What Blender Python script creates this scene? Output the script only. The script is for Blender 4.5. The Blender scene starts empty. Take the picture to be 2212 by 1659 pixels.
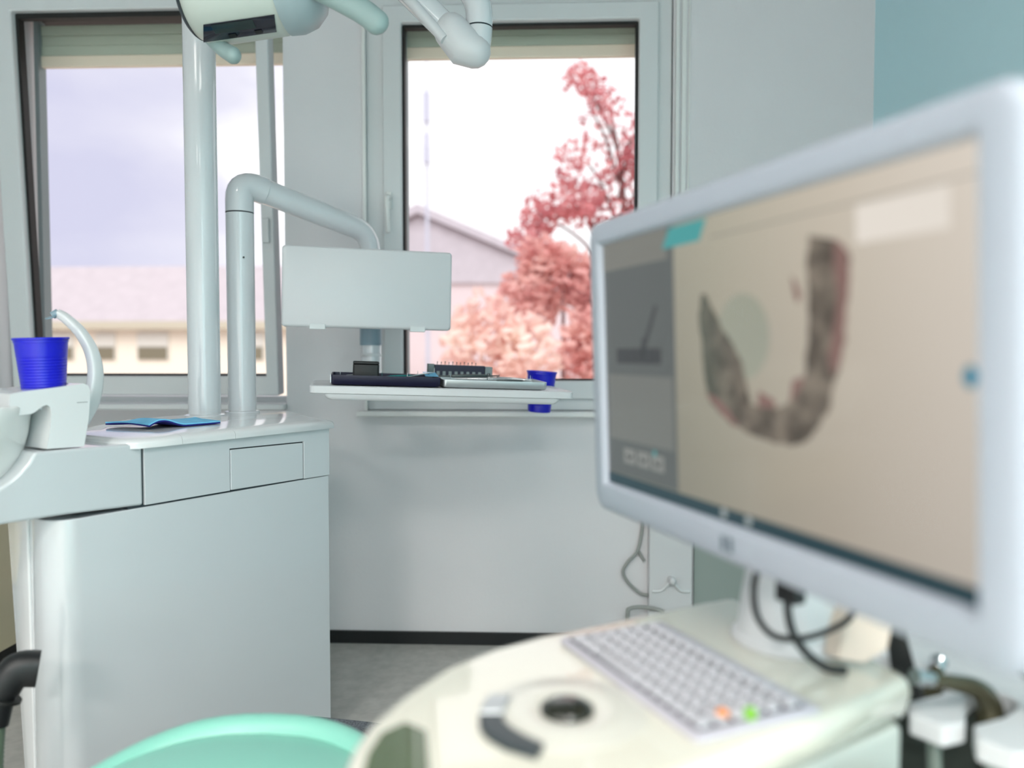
import bpy, bmesh, math, random
from mathutils import Vector, Matrix, noise
R = math.radians
random.seed(7)
SC = bpy.context.scene
SPR = 146
COL = SC.collection
MW = {}          # world matrix of every root, by object name

# ------------------------------------------------------------------ materials
def _mat(name):
    m = bpy.data.materials.new(name); m.use_nodes = True
    nt = m.node_tree
    return m, nt, nt.nodes['Principled BSDF']
def srgb(r, g, b):
    f = lambda c: (c/255/12.92) if c/255 <= .04045 else ((c/255+.055)/1.055)**2.4
    return (f(r), f(g), f(b), 1)
def pm(name, rgb, rough=.5, metal=0, coat=0, spec=.5, vary=0, vscale=8, bump=0, bscale=60, trans=0, sub=0):
    m, nt, p = _mat(name)
    c = srgb(*rgb)
    p.inputs['Base Color'].default_value = c
    p.inputs['Roughness'].default_value = rough
    p.inputs['Metallic'].default_value = metal
    p.inputs['Coat Weight'].default_value = coat
    p.inputs['Coat Roughness'].default_value = .04
    p.inputs['Specular IOR Level'].default_value = spec
    p.inputs['Transmission Weight'].default_value = trans
    tc = nt.nodes.new('ShaderNodeTexCoord')
    if vary:
        n = nt.nodes.new('ShaderNodeTexNoise'); n.inputs['Scale'].default_value = vscale; n.inputs['Detail'].default_value = 5
        nt.links.new(tc.outputs['Object'], n.inputs['Vector'])
        r = nt.nodes.new('ShaderNodeValToRGB')
        r.color_ramp.elements[0].position = .3; r.color_ramp.elements[1].position = .7
        r.color_ramp.elements[0].color = tuple(max(0, x*(1-vary)) for x in c[:3])+(1,)
        r.color_ramp.elements[1].color = tuple(min(1, x*(1+vary)) for x in c[:3])+(1,)
        nt.links.new(n.outputs['Fac'], r.inputs['Fac']); nt.links.new(r.outputs['Color'], p.inputs['Base Color'])
    if bump:
        n = nt.nodes.new('ShaderNodeTexNoise'); n.inputs['Scale'].default_value = bscale; n.inputs['Detail'].default_value = 3
        nt.links.new(tc.outputs['Object'], n.inputs['Vector'])
        b = nt.nodes.new('ShaderNodeBump'); b.inputs['Strength'].default_value = bump; b.inputs['Distance'].default_value = .002
        nt.links.new(n.outputs['Fac'], b.inputs['Height']); nt.links.new(b.outputs['Normal'], p.inputs['Normal'])
    return m
def em(name, rgb, strength=1.0, rough=.25):
    m, nt, p = _mat(name)
    p.inputs['Base Color'].default_value = (0, 0, 0, 1)
    p.inputs['Emission Color'].default_value = srgb(*rgb)
    p.inputs['Emission Strength'].default_value = strength
    p.inputs['Roughness'].default_value = rough
    p.inputs['Specular IOR Level'].default_value = .25
    return m
def glass_pane(name, tint=(1, 1, 1), refl=.05):
    m = bpy.data.materials.new(name); m.use_nodes = True; nt = m.node_tree
    nt.nodes.clear()
    o = nt.nodes.new('ShaderNodeOutputMaterial'); mx = nt.nodes.new('ShaderNodeMixShader')
    t = nt.nodes.new('ShaderNodeBsdfTransparent'); t.inputs['Color'].default_value = tint+(1,)
    g = nt.nodes.new('ShaderNodeBsdfGlossy'); g.inputs['Roughness'].default_value = .02
    mx.inputs['Fac'].default_value = refl
    nt.links.new(t.outputs[0], mx.inputs[1]); nt.links.new(g.outputs[0], mx.inputs[2]); nt.links.new(mx.outputs[0], o.inputs['Surface'])
    return m

M = {}
M['wall'] = pm('plaster_white', (222, 222, 224), .85, spec=.2, bump=.25, bscale=90)
M['cyan'] = pm('paint_cyan', (200, 236, 244), .75, spec=.2, bump=.2, bscale=90)
M['ceil'] = pm('ceiling_white', (168, 168, 170), .9, spec=.1)
M['floor'] = pm('floor_vinyl', (172, 171, 166), .42, vary=.12, vscale=30)
M['black'] = pm('black_plastic', (16, 18, 20), .45)
M['skirt'] = pm('skirting_black', (14, 20, 22), .5)
M['frame'] = pm('window_plastic', (214, 218, 219), .35)
M['gasket'] = pm('gasket_black', (14, 16, 15), .6)
M['sill'] = pm('sill_white', (226, 228, 226), .3)
M['glass'] = glass_pane('window_glass', refl=.006)
M['slat'] = pm('shutter_slats', (186, 196, 180), .5)
M['bar'] = pm('shutter_bar', (244, 232, 212), .5)
M['white'] = pm('gloss_white', (222, 224, 225), .18, coat=.6)
M['white2'] = pm('satin_white', (210, 212, 214), .35)
M['panelw'] = pm('unit_panel', (202, 207, 210), .12, coat=.8)
M['bowl'] = pm('ceramic_white', (236, 236, 234), .12, coat=.6)
M['pipe'] = pm('pipe_white', (214, 218, 221), .12, coat=.8)
M['seam'] = pm('seam_dark', (44, 54, 60), .6)
M['joint'] = pm('joint_blue', (128, 152, 164), .4)
M['lamp'] = pm('lamp_shell', (196, 204, 196), .4)
M['lamp2'] = pm('lamp_cap', (164, 180, 184), .38)
M['handle'] = pm('lamp_grip', (150, 172, 170), .42)
M['darkglass'] = pm('dark_glass', (10, 18, 34), .08, coat=.5)
M['mirror'] = pm('lamp_reflector', (44, 58, 58), .12, metal=.3)
M['navy'] = pm('tray_navy', (16, 16, 48), .4)
M['steel'] = pm('steel', (200, 204, 206), .22, metal=1)
M['alu'] = pm('aluminium', (205, 210, 212), .35, metal=.75)
M['dsteel'] = pm('dark_steel', (92, 98, 98), .3, metal=.9)
M['cup'] = pm('cup_blue', (0, 2, 196), .34, coat=.15)
M['paper'] = pm('paper_blue', (120, 200, 240), .8, vary=.12, vscale=40)
M['paperd'] = pm('paper_underside', (16, 24, 120), .8)
M['mint'] = pm('mint_leather', (136, 203, 186), .34, bump=.15, bscale=220)
M['speckle'] = pm('speckled_grey', (96, 100, 106), .8, vary=.6, vscale=260)
M['cart'] = pm('cart_white', (214, 212, 199), .12, coat=.7)
M['cartside'] = pm('cart_side', (182, 188, 182), .45)
M['ringw'] = pm('ring_white', (206, 205, 196), .25, coat=.4)
M['panelg'] = pm('panel_grey', (150, 162, 156), .6)
M['olive'] = pm('olive_panel', (78, 92, 66), .2, coat=.5)
M['kplate'] = pm('keyboard_plate', (186, 184, 194), .4)
M['key'] = pm('key_cap', (178, 178, 184), .45)
M['trackball'] = pm('trackball_dark', (30, 32, 24), .12, coat=.6)
M['btn'] = pm('button_dark', (46, 56, 60), .3)
M['bezel'] = pm('bezel_white', (164, 171, 182), .35)
M['bezelb'] = pm('bezel_back', (150, 162, 164), .4)
M['bezelin'] = pm('bezel_inner', (120, 132, 138), .5)
M['beige'] = pm('beige_plastic', (206, 192, 178), .5)
M['beigecab'] = pm('cabinet_beige', (206, 196, 166), .5)
M['clear'] = glass_pane('clear_plastic', (.78, .86, .95), .12)
M['mark'] = pm('mark_grey', (84, 98, 106), .5)
M['holdb'] = pm('dark_grey_plastic', (62, 68, 64), .5)
M['tube'] = pm('hose_grey', (128, 140, 132), .25, coat=.4)
M['hose'] = pm('hose_green', (108, 124, 104), .5)
M['handp'] = pm('handpiece_olive', (84, 80, 62), .25, metal=.5)
M['teal'] = pm('teal_plastic', (0, 120, 120), .5)
M['ltblue'] = pm('light_blue', (150, 196, 214), .5)
M['cable'] = pm('cable_grey', (150, 154, 150), .5)
M['lblgrey'] = pm('label_grey', (132, 144, 146), .5)
M['facade'] = pm('facade_cream', (244, 236, 222), .9, vary=.04)
M['fascia'] = pm('fascia_olive', (196, 190, 172), .9)
M['rooft'] = pm('roof_mauve', (196, 186, 190), .9, vary=.06, vscale=2)
M['roofg'] = pm('roof_grey', (196, 190, 198), .9, vary=.05, vscale=2)
M['wallg'] = pm('house_wall', (222, 208, 212), .9)
M['wglass'] = pm('far_window', (126, 120, 100), .3)
M['wblind'] = pm('far_blind', (222, 222, 216), .6)
M['bark'] = pm('bark', (122, 82, 80), .9)
M['ground'] = pm('ground_out', (204, 186, 172), .95, vary=.1, vscale=.5)
M['pole'] = pm('pole_grey', (196, 198, 214), .6)
M['lightp'] = em('light_panel', (255, 252, 246), 5.0)

def leaf_mat(name, c1, c2):
    m, nt, p = _mat(name)
    p.inputs['Roughness'].default_value = .7; p.inputs['Specular IOR Level'].default_value = .1
    oi = nt.nodes.new('ShaderNodeTexCoord'); n = nt.nodes.new('ShaderNodeTexNoise'); n.inputs['Scale'].default_value = 2.2
    r = nt.nodes.new('ShaderNodeValToRGB'); r.color_ramp.elements[0].position = .35; r.color_ramp.elements[1].position = .65
    r.color_ramp.elements[0].color = srgb(*c1); r.color_ramp.elements[1].color = srgb(*c2)
    nt.links.new(oi.outputs['Object'], n.inputs['Vector']); nt.links.new(n.outputs['Fac'], r.inputs['Fac']); nt.links.new(r.outputs['Color'], p.inputs['Base Color'])
    tr = nt.nodes.new('ShaderNodeBsdfTranslucent'); mx = nt.nodes.new('ShaderNodeMixShader'); mx.inputs['Fac'].default_value = .4
    nt.links.new(r.outputs['Color'], tr.inputs['Color']); out = nt.nodes['Material Output']
    nt.links.new(p.outputs[0], mx.inputs[1]); nt.links.new(tr.outputs[0], mx.inputs[2]); nt.links.new(mx.outputs[0], out.inputs['Surface'])
    return m
M['leaf'] = leaf_mat('plum_leaves', (206, 128, 136), (234, 168, 168))
M['leaf2'] = leaf_mat('shrub_leaves', (226, 164, 160), (243, 206, 198))
M['leaf3'] = leaf_mat('pale_leaves', (238, 196, 188), (252, 236, 226))

# ------------------------------------------------------------------ mesh helpers
def nb(): return bmesh.new()
def V(*a): return Vector(a)
def face(bm, vs):
    try: return bm.faces.new(vs)
    except ValueError: return None
def box(bm, x0, x1, y0, y1, z0, z1, Mx=None):
    c = [(x0, y0, z0), (x1, y0, z0), (x1, y1, z0), (x0, y1, z0), (x0, y0, z1), (x1, y0, z1), (x1, y1, z1), (x0, y1, z1)]
    v = [bm.verts.new(Mx @ V(*p) if Mx else p) for p in c]
    for f in ((3, 2, 1, 0), (4, 5, 6, 7), (0, 1, 5, 4), (1, 2, 6, 5), (2, 3, 7, 6), (3, 0, 4, 7)): face(bm, [v[i] for i in f])
def prism(bm, pts, h0, h1, fn=None):
    """polygon pts (a,b) between heights h0,h1; fn maps (a,b,h)->xyz"""
    fn = fn or (lambda a, b, h: (a, b, h))
    lo = [bm.verts.new(fn(a, b, h0)) for a, b in pts]; hi = [bm.verts.new(fn(a, b, h1)) for a, b in pts]
    n = len(pts)
    face(bm, lo[::-1]); face(bm, hi)
    for i in range(n): face(bm, [lo[i], lo[(i+1) % n], hi[(i+1) % n], hi[i]])
def loft(bm, loops, cap0=True, cap1=True):
    rows = [[bm.verts.new(p) for p in lp] for lp in loops]; n = len(rows[0])
    for a, b in zip(rows, rows[1:]):
        for i in range(n): face(bm, [a[i], a[(i+1) % n], b[(i+1) % n], b[i]])
    if cap0: face(bm, rows[0][::-1])
    if cap1: face(bm, rows[-1])
def rframe(bm, o, i, y0, y1, Mx=None):
    """rectangular ring in xz: o=(x0,x1,z0,z1), i likewise, depth y0..y1"""
    def L(r, y): return [V(r[0], y, r[2]), V(r[1], y, r[2]), V(r[1], y, r[3]), V(r[0], y, r[3])]
    ls = [L(o, y0), L(o, y1), L(i, y1), L(i, y0)]
    rows = [[bm.verts.new(Mx @ p if Mx else p) for p in l] for l in ls]
    for k in range(4):
        a, b = rows[k], rows[(k+1) % 4]
        for q in range(4): face(bm, [a[q], a[(q+1) % 4], b[(q+1) % 4], b[q]])
def lathe(bm, prof, segs=40, Mx=None, cap=True):
    rows = []
    for r, z in prof:
        rows.append([bm.verts.new((Mx @ V(r*math.cos(6.28318531*k/segs), r*math.sin(6.28318531*k/segs), z)) if Mx else (r*math.cos(6.28318531*k/segs), r*math.sin(6.28318531*k/segs), z)) for k in range(segs)])
    for a, b in zip(rows, rows[1:]):
        for i in range(segs): face(bm, [a[i], a[(i+1) % segs], b[(i+1) % segs], b[i]])
    if cap: face(bm, rows[0][::-1]); face(bm, rows[-1])
def catmull(P, n=8):
    P = [Vector(p) for p in P]; out = []
    for i in range(len(P)-1):
        p0, p1, p2, p3 = P[max(i-1, 0)], P[i], P[i+1], P[min(i+2, len(P)-1)]
        for k in range(n):
            t = k/n
            out.append(.5*((2*p1)+(p2-p0)*t+(2*p0-5*p1+4*p2-p3)*t*t+(3*p1-p0-3*p2+p3)*t**3))
    out.append(P[-1]); return out
def tube(bm, path, rad, segs=20, up=(0, 0, 1), round_end=False, flat=None):
    """swept ellipse; rad: number or list (r or (ra,rb)); flat = superellipse exponent"""
    P = [Vector(p) for p in path]; n = len(P)
    if not isinstance(rad, (list, tuple)): rad = [rad]*n
    if round_end:
        # rounded ends
        d0, d1 = (P[0]-P[1]).normalized(), (P[-1]-P[-2]).normalized()
        ra = lambda r: r if not isinstance(r, tuple) else (r[0]+r[1])/2
        sc = lambda r, s: r*s if not isinstance(r, tuple) else (r[0]*s, r[1]*s)
        a0, a1 = ra(rad[0]), ra(rad[-1])
        st = [(math.cos(t), math.sin(t)) for t in (.2, .6, 1.0, 1.35)]
        P = [P[0]+d0*a0*s for c, s in st[::-1]]+P+[P[-1]+d1*a1*s for c, s in st]
        rad = [sc(rad[0], c) for c, s in st[::-1]]+list(rad)+[sc(rad[-1], c) for c, s in st]
        n = len(P)
    T = [(P[min(i+1, n-1)]-P[max(i-1, 0)]).normalized() for i in range(n)]
    u = Vector(up); u = (u-T[0]*u.dot(T[0]))
    if u.length < 1e-4: u = T[0].orthogonal()
    u.normalize(); rows = []
    for i in range(n):
        u = (u-T[i]*u.dot(T[i])).normalized(); w = T[i].cross(u)
        ra, rb = rad[i] if isinstance(rad[i], tuple) else (rad[i], rad[i])
        row = []
        for k in range(segs):
            a = 2*math.pi*k/segs; c, s = math.cos(a), math.sin(a)
            if flat: c, s = math.copysign(abs(c)**flat, c), math.copysign(abs(s)**flat, s)
            row.append(P[i]+u*(c*ra)+w*(s*rb))
        rows.append(row)
    loft(bm, rows)
def rrect(x0, x1, y0, y1, r, n=5):
    out = []
    for cx, cy, a0 in ((x1-r, y1-r, 0), (x0+r, y1-r, 90), (x0+r, y0+r, 180), (x1-r, y0+r, 270)):
        for k in range(n+1):
            a = R(a0+90*k/n); out.append((cx+r*math.cos(a), cy+r*math.sin(a)))
    return out
def obj(name, bm, mat, parent=None, world=False, bevel=0, segs=3, smooth=True, ang=38):
    bmesh.ops.remove_doubles(bm, verts=bm.verts, dist=1e-6)
    bmesh.ops.recalc_face_normals(bm, faces=bm.faces)
    if world and parent is not None:
        r = parent
        while r.parent is not None: r = r.parent
        bmesh.ops.transform(bm, matrix=MW[r.name].inverted(), verts=bm.verts)
    loc = None
    if parent is None:
        xs = [v.co for v in bm.verts]
        loc = Vector(((min(v.x for v in xs)+max(v.x for v in xs))/2, (min(v.y for v in xs)+max(v.y for v in xs))/2, min(v.z for v in xs)))
        bmesh.ops.translate(bm, verts=bm.verts, vec=-loc)
    me = bpy.data.meshes.new(name); bm.to_mesh(me); bm.free()
    me.materials.append(M[mat] if isinstance(mat, str) else mat)
    if smooth:
        me.shade_smooth()
        if not bevel: me.set_sharp_from_angle(angle=R(ang))
    o = bpy.data.objects.new(name, me); COL.objects.link(o)
    if parent is not None: o.parent = parent
    else:
        o.location = loc; MW[o.name] = Matrix.Translation(loc)
    if bevel:
        b = o.modifiers.new('bevel', 'BEVEL'); b.width = bevel; b.segments = segs; b.limit_method = 'ANGLE'; b.angle_limit = R(35); b.harden_normals = True
    return o
def thing(name, label, cat, Mx, group=None, kind=None):
    if not isinstance(Mx, Matrix): Mx = Matrix.Translation(Mx)
    o = bpy.data.objects.new(name, None); COL.objects.link(o); o.matrix_world = Mx; o.empty_display_size = .05
    MW[o.name] = Mx.copy()
    o['label'] = label; o['category'] = cat
    if group: o['group'] = group
    if kind: o['kind'] = kind
    return o
def tag(o, label, cat, group=None, kind=None):
    o['label'] = label; o['category'] = cat
    if group: o['group'] = group
    if kind: o['kind'] = kind
    return o
def struct(name, bm, mat, parent=None, label=None, **k):
    o = obj(name, bm, mat, parent, **k)
    if parent is None:
        o['kind'] = 'structure'
    if label: o['label'] = label
    return o
def dup(root, Mx, label=None):
    r = root.copy(); COL.objects.link(r); r.matrix_world = Mx; MW[r.name] = Mx.copy()
    if label: r['label'] = label
    for ch in list(root.children):
        c = ch.copy(); COL.objects.link(c); c.parent = r
        for g in ch.children:
            d = g.copy(); COL.objects.link(d); d.parent = c
    return r
def cyl(bm, c, r, z0, z1, segs=32):
    lathe(bm, [(r, z0), (r, z1)], segs, Matrix.Translation(c))

# ------------------------------------------------------------------ camera (level eye at 1 m, 2.3 deg left of the wall normal)
cam = bpy.data.cameras.new('camera'); co = bpy.data.objects.new('camera', cam); COL.objects.link(co)
co.location = (0, 0, 1.0); co.rotation_euler = (R(90-2.35), 0, R(2.3))
cam.sensor_width = 36; cam.lens = 1700/2212*36; cam.clip_start = .02; cam.clip_end = 300
cam.dof.use_dof = True; cam.dof.focus_distance = 1.85; cam.dof.aperture_fstop = 1.65
SC.camera = co

# ------------------------------------------------------------------ setting
W = 2.65
XL, XR, YF, ZC = -2.75, 1.075, -3.8, 2.56
b = nb(); box(b, XL-.2, XR+.2, YF-.2, W+.35, -.12, 0); struct('floor', b, 'floor', smooth=False, label='grey vinyl floor of the treatment room')
b = nb(); box(b, XL-.2, XR+.2, YF-.2, W+.35, ZC, ZC+.15); struct('ceiling', b, 'ceil', smooth=False, label='white ceiling of the treatment room')
O1 = (-1.905, -.876, .09, 2.24)      # left opening incl. radiator niche
O2 = (-.603, .425, .80, 2.2)
b = nb()
box(b, XL-.2, O1[0], W, W+.33, 0, ZC); box(b, O1[0], O1[1], W, W+.33, O1[3], ZC); box(b, O1[0], O1[1], W, W+.33, 0, O1[2])
box(b, O1[0], O1[1], W+.19, W+.33, O1[2], .80)
box(b, O1[1], O2[0], W, W+.33, 0, ZC); box(b, O2[0], O2[1], W, W+.33, O2[3], ZC); box(b, O2[0], O2[1], W, W+.33, 0, O2[2]); box(b, O2[1], XR+.2, W, W+.33, 0, ZC)
struct('wall_back', b, 'wall', smooth=False, label='pale grey plaster wall holding the two windows')
b = nb(); box(b, XR, XR+.2, YF-.2, W, 0, ZC); struct('wall_right', b, 'cyan', smooth=False, label='light blue painted wall at the right')
b = nb(); box(b, XL-.2, XL, YF-.2, W, 0, ZC); struct('wall_left', b, 'wall', smooth=False)
b = nb(); box(b, XL, XR, YF-.2, YF, 0, ZC); struct('wall_front', b, 'wall', smooth=False)
b = nb(); box(b, O1[1]-.02, .33, W-.012, W-.0005, 0, .042); box(b, XL, O1[1]-.02, W-.012, W-.0005, 0, .042); box(b, .505, XR-.001, W-.012, W-.0005, 0, .042)
struct('baseboard_back', b, 'skirt', smooth=False, label='black skirting along the foot of the window wall')
# white cable trunking with hook and the strip beside the window
b = nb(); box(b, .352, .494, W-.045, W-.0005, .0, .60); o = struct('trim_1', b, 'white2', bevel=.004, label='white vertical cable trunking on the wall behind the monitor')
b = nb(); tube(b, [V(.424, W-.045, .244), V(.424, W-.075, .246)], .012, 16, round_end=True); obj('knob', b, 'white2', o, world=True)
b = nb(); tube(b, catmull([V(.362, W-.048, .205), V(.392, W-.05, .208), V(.424, W-.052, .236), V(.456, W-.05, .208), V(.486, W-.048, .205)], 6), .005, 8); obj('hook_wire', b, 'frame', o, world=True)
b = nb()
for x0, x1, d in ((.431, .443, .016), (.452, .468, .006), (.474, .480, .004)): box(b, x0, x1, W-d, W-.0005, .78, 2.3)
struct('trim_2', b, 'sill', bevel=.002, label='pale vertical moulding right of the closed window')
b = nb(); box(b, O2[0]-.004, O2[0]+.008, W-.014, W-.0005, .80, 2.22); struct('trim_3', b, 'sill', bevel=.002, label='pale vertical moulding left of the closed window')

b = nb(); box(b, .506, XR-.002, W-.014, W-.0005, .043, .62); struct('trim_4', b, 'panelg', label='grey green lower wall panel right of the white trunking')
# closed window
w2 = thing('window_2', 'closed white plastic window with a view of a red tree', 'window', (-.09, W, .8), kind='structure')
b = nb(); rframe(b, (-.600, .422, .802, 2.19), (-.535, .372, .845, 2.145), W+.012, W+.07); obj('fixed_frame', b, 'frame', w2, world=True, bevel=.004)
b = nb(); rframe(b, (-.540, .377, .840, 2.15), (-.476, .312, .902, 2.093), W-.008, W+.05); sa = obj('sash_frame', b, 'frame', w2, world=True, bevel=.006)
b = nb(); rframe(b, (-.477, .313, .901, 2.094), (-.468, .304, .908, 2.083), W+.016, W+.045); obj('gasket', b, 'gasket', sa, world=True)
b = nb(); box(b, -.47, .306, W+.024, W+.034, .904, 2.09); obj('pane', b, 'glass', sa, world=True, smooth=False)
b = nb(); box(b, -.528, -.508, W-.016, W-.008, 1.475, 1.535); h = obj('handle', b, 'sill', w2, world=True, bevel=.003)
b = nb(); tube(b, catmull([V(-.518, W-.012, 1.51), V(-.518, W-.045, 1.51), V(-.517, W-.05, 1.48), V(-.514, W-.05, 1.40)], 6), [.009]*13+[.008]*6, 12, round_end=True); obj('lever', b, 'sill', h, world=True)
b = nb(); box(b, -.625, .432, W-.055, W+.012, .783, .801); obj('window_sill', b, 'sill', w2, world=True, bevel=.004)

# tilted window
w1 = thing('window_1', 'white plastic window tilted open at the top behind the dental unit', 'window', (-1.39, W, .8), kind='structure')
b = nb(); rframe(b, (-1.90, -.878, .80, 2.235), (-1.875, -.893, .842, 2.205), W+.10, W+.155); obj('fixed_frame', b, 'frame', w1, world=True, bevel=.003)
MT = Matrix.Translation((0, W+.085, .852)) @ Matrix.Rotation(R(3.3), 4, 'X')
b = nb(); rframe(b, (-1.852, -.912, 0, 1.355), (-1.778, -.955, .066, 1.288), -.06, 0, MT); sa = obj('sash_frame', b, 'frame', w1, world=True, bevel=.006)
b = nb(); rframe(b, (-1.779, -.954, .065, 1.289), (-1.768, -.960, .072, 1.272), -.035, -.005, MT); obj('gasket', b, 'gasket', sa, world=True)
b = nb(); box(b, -1.775, -.957, -.028, -.018, .068, 1.285, MT); obj('pane', b, 'glass', sa, world=True, smooth=False)
b = nb(); box(b, -.95, -.925, -.072, -.06, .52, .60, MT); obj('stay_bracket', b, 'frame', sa, world=True, bevel=.003)
b = nb(); box(b, O1[0]+.001, O1[1]-.001, W-.03, W+.15, .802, .822); obj('window_sill', b, 'frame', w1, world=True, bevel=.004)

# outdoor roller shutters
def shutter(label, x0, x1, y, zb, zt):
    t = thing('roller_shutter', label, 'roller shutter', ((x0+x1)/2, y, zb), group='roller shutters outside the windows')
    b = nb(); k = 0; z = zb+.042
    while z < zt:
        box(b, x0+.004, x1-.004, y+.003*(k % 2), y+.014, z, z+.0365); z += .037; k += 1
    obj('slats', b, 'slat', t, world=True, bevel=.003, segs=2)
    b = nb(); box(b, x0+.002, x1-.002, y-.004, y+.02, zb, zb+.042); obj('bottom_bar', b, 'bar', t, world=True, bevel=.005)
    b = nb(); box(b, x0, x1, y-.06, y+.12, zt+.03, zt+.10); obj('shadow_slot_box', b, 'gasket', t, world=True)  # blackened box, its colour stands for the shade in the slot above the slats
    for xa, xb in ((x0-.001, x0+.016), (x1-.016, x1+.001)):
        b = nb(); box(b, xa, xb, y-.02, y+.024, zb-1.2, zt+.03); obj('guide_rail', b, 'lblgrey', t, world=True)
    return t
shutter('part lowered grey green roller shutter outside the closed window', -.50, .345, W+.16, 2.032, 2.15)
shutter('part lowered grey green roller shutter outside the tilted window', -1.875, -.888, W+.24, 2.052, 2.19)

# ------------------------------------------------------------------ dental water unit
TA = R(58.2796)
U = Matrix.Translation((-.544, 1.973, 0)) @ Matrix.Rotation(TA, 4, 'Z')
un = thing('dental_cabinet', 'glossy white dental water unit with spittoon and two upright posts', 'dental unit', U)
def arc(cx, cy, r, a0, a1, n=8): return [(cx+r*math.cos(R(a0+(a1-a0)*k/n)), cy+r*math.sin(R(a0+(a1-a0)*k/n))) for k in range(n+1)]
body = [(0, .003), (.10, .30), (.08, .43), (-.30, .43), (-.60, .30), (-.672, .098)]+arc(-.622, .055, .052, 180, 270, 8)
b = nb(); prism(b, body, .05, .6855); obj('lower_body', b, 'panelw', un, bevel=.003)
b = nb(); loft(b, [[V(-.672, .100, .05), V(-.672, .13, .05), V(-.60, .25, .05), V(-.58, .12, .05)], [V(-.676, .100, .695), V(-.674, .185, .695), V(-.60, .30, .695), V(-.58, .12, .695)]]); obj('end_panel', b, 'white', un, bevel=.004)
b = nb(); prism(b, [(-.02, .02), (.08, .28), (.06, .40), (-.3, .40), (-.6, .27), (-.64, .06)], 0, .05); obj('plinth', b, 'black', un)
b = nb(); prism(b, [(-.001, .006), (.099, .30), (.08, .42), (-.30, .42), (-.53, .30), (-.53, .006)], .6853, .812); obj('core', b, 'seam', un)
# upper front panel with the flap opening
fx = lambda a, c, h: (a, h, c)
def frontpanel(name, outer, y0, y1, mat='panelw', bev=.0025, parent=un):
    b = nb(); prism(b, outer, y0, y1, fx); return obj(name, b, mat, parent, bevel=bev)
frontpanel('front_panel', [(-.497, .6895), (-.2955, .6895), (-.2955, .7835), (-.0830, .7795), (-.0830, .6875), (0, .6865), (0, .806), (-.497, .811)], 0, .02, bev=.0012)
frontpanel('flap', [(-.2935, .6900), (-.0850, .6880), (-.0850, .7770), (-.2935, .7810)], .0005, .02, bev=.0025)
b = nb(); prism(b, [(-.005, .02), (.095, .30), (.08, .42), (.05, .42), (.0, .05)], .687, .806); obj('right_panel', b, 'panelw', un)
blk = [(-.5005, .690), (-.5005, .8165), (-.704, .8195), (-.715, .801), (-.732, .783), (-.748, .771), (-.765, .761), (-.80, .745), (-.86, .728), (-.95, .72), (-.95, .700), (-.66, .697)]
b = nb(); prism(b, blk, 0, .26, fx); obj('spittoon_block', b, 'panelw', un, bevel=.006)
# cover in three pieces
def cover(x0, x1, left=False, right=False):
    back = lambda s: .24+(.47-.24)*min(1, max(0, (s+.556)/.30)) if s < -.25 else (.47 if s < .09 else .47-(s-.09)*2)
    front = [(x0, -.012), (x1, -.012)]
    if left: front = [(-.545, .02), (-.515, -.012), (x1, -.012)]
    if right: front = [(x0, -.012), (.004, -.012), (.016, .0), (.15, .33), (.15, .38)]
    bk = [(x1 if not right else .10, back(x1) if not right else .47), (x0 if not left else -.50, back(x0) if not left else .27)]
    if left: bk.append((-.556, .20))
    pts = front+bk
    cx = sum(p[0] for p in pts)/len(pts); cy = sum(p[1] for p in pts)/len(pts)
    def ins(p, d):
        # inset only the outer (front/left/right/back) edges
        x, y = p
        if left or (x > x0+.002): pass
        nx = x+ (d if (left and x < -.49) else 0) - (d if (right and x > .0) else 0)
        ny = y+ (d if y < .05 else 0) - (d if y > .2 else 0)
        return (nx, ny)
    b = nb(); lv = [(.8065, 0), (.816, 0), (.8215, .0025), (.826, .010), (.8290, .030)]
    loft(b, [[V(*ins(p, d), z) for p in pts] for z, d in lv])
    return obj('cover_plate', b, 'white', un, ang=50)
cover(-.556, -.4195, left=True); cover(-.4185, -.2895); cover(-.2885, 0, right=True)
# posts on the unit
P1 = V(-.10, .372, 0); P2 = V(.03, .385, 0)
b = nb(); lathe(b, [(.052, .828), (.052, .831), (.0425, .8335)], 40, Matrix.Translation(P1)); lathe(b, [(.0415, .833), (.0415, 2.42)], 48, Matrix.Translation(P1)); obj('lamp_post', b, 'pipe', un)
# cup holder console + tap
zb, n0 = .819, .012
face_pts = [(-0.7375, .9250), (-0.7150, .9290), (-0.6670, .9330), (-0.6100, .9395), (-0.6000, .9360), (-0.5960, .9250), (-0.6000, .874), (-0.6100, .8195), (-0.6780, .8215), (-0.6720, .853), (-0.6680, .885), (-0.6700, .8985), (-0.6760, .9025), (-0.6840, .9000), (-0.6960, .8910), (-0.7020, .8880), (-0.7410, .8845)]
b = nb(); prism(b, face_pts, n0, .145, fx); cons = obj('cup_console', b, 'white', un)
def cut(o, cb):
    me_ = bpy.data.meshes.new('cutter'); bmesh.ops.recalc_face_normals(cb, faces=cb.faces); cb.to_mesh(me_); cb.free(); c = bpy.data.objects.new('cutter', me_); COL.objects.link(c)
    c.matrix_world = U
    bpy.context.view_layer.update()
    md = o.modifiers.new('cut', 'BOOLEAN'); md.object = c; md.operation = 'DIFFERENCE'; md.solver = 'EXACT'
    dg = bpy.context.evaluated_depsgraph_get(); me2 = bpy.data.meshes.new_from_object(o.evaluated_get(dg)); o.modifiers.clear(); o.data = me2
    bpy.data.objects.remove(c); bpy.data.meshes.remove(me_)
cbm = nb(); lathe(cbm, [(.0385, .899), (.0425, 1.0)], 48, Matrix.Translation((-.652, .070, 0))); cut(cons, cbm)
bv = cons.modifiers.new('bevel', 'BEVEL'); bv.width = .0025; bv.segments = 2; bv.limit_method = 'ANGLE'; bv.angle_limit = R(50); bv.harden_normals = True
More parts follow.
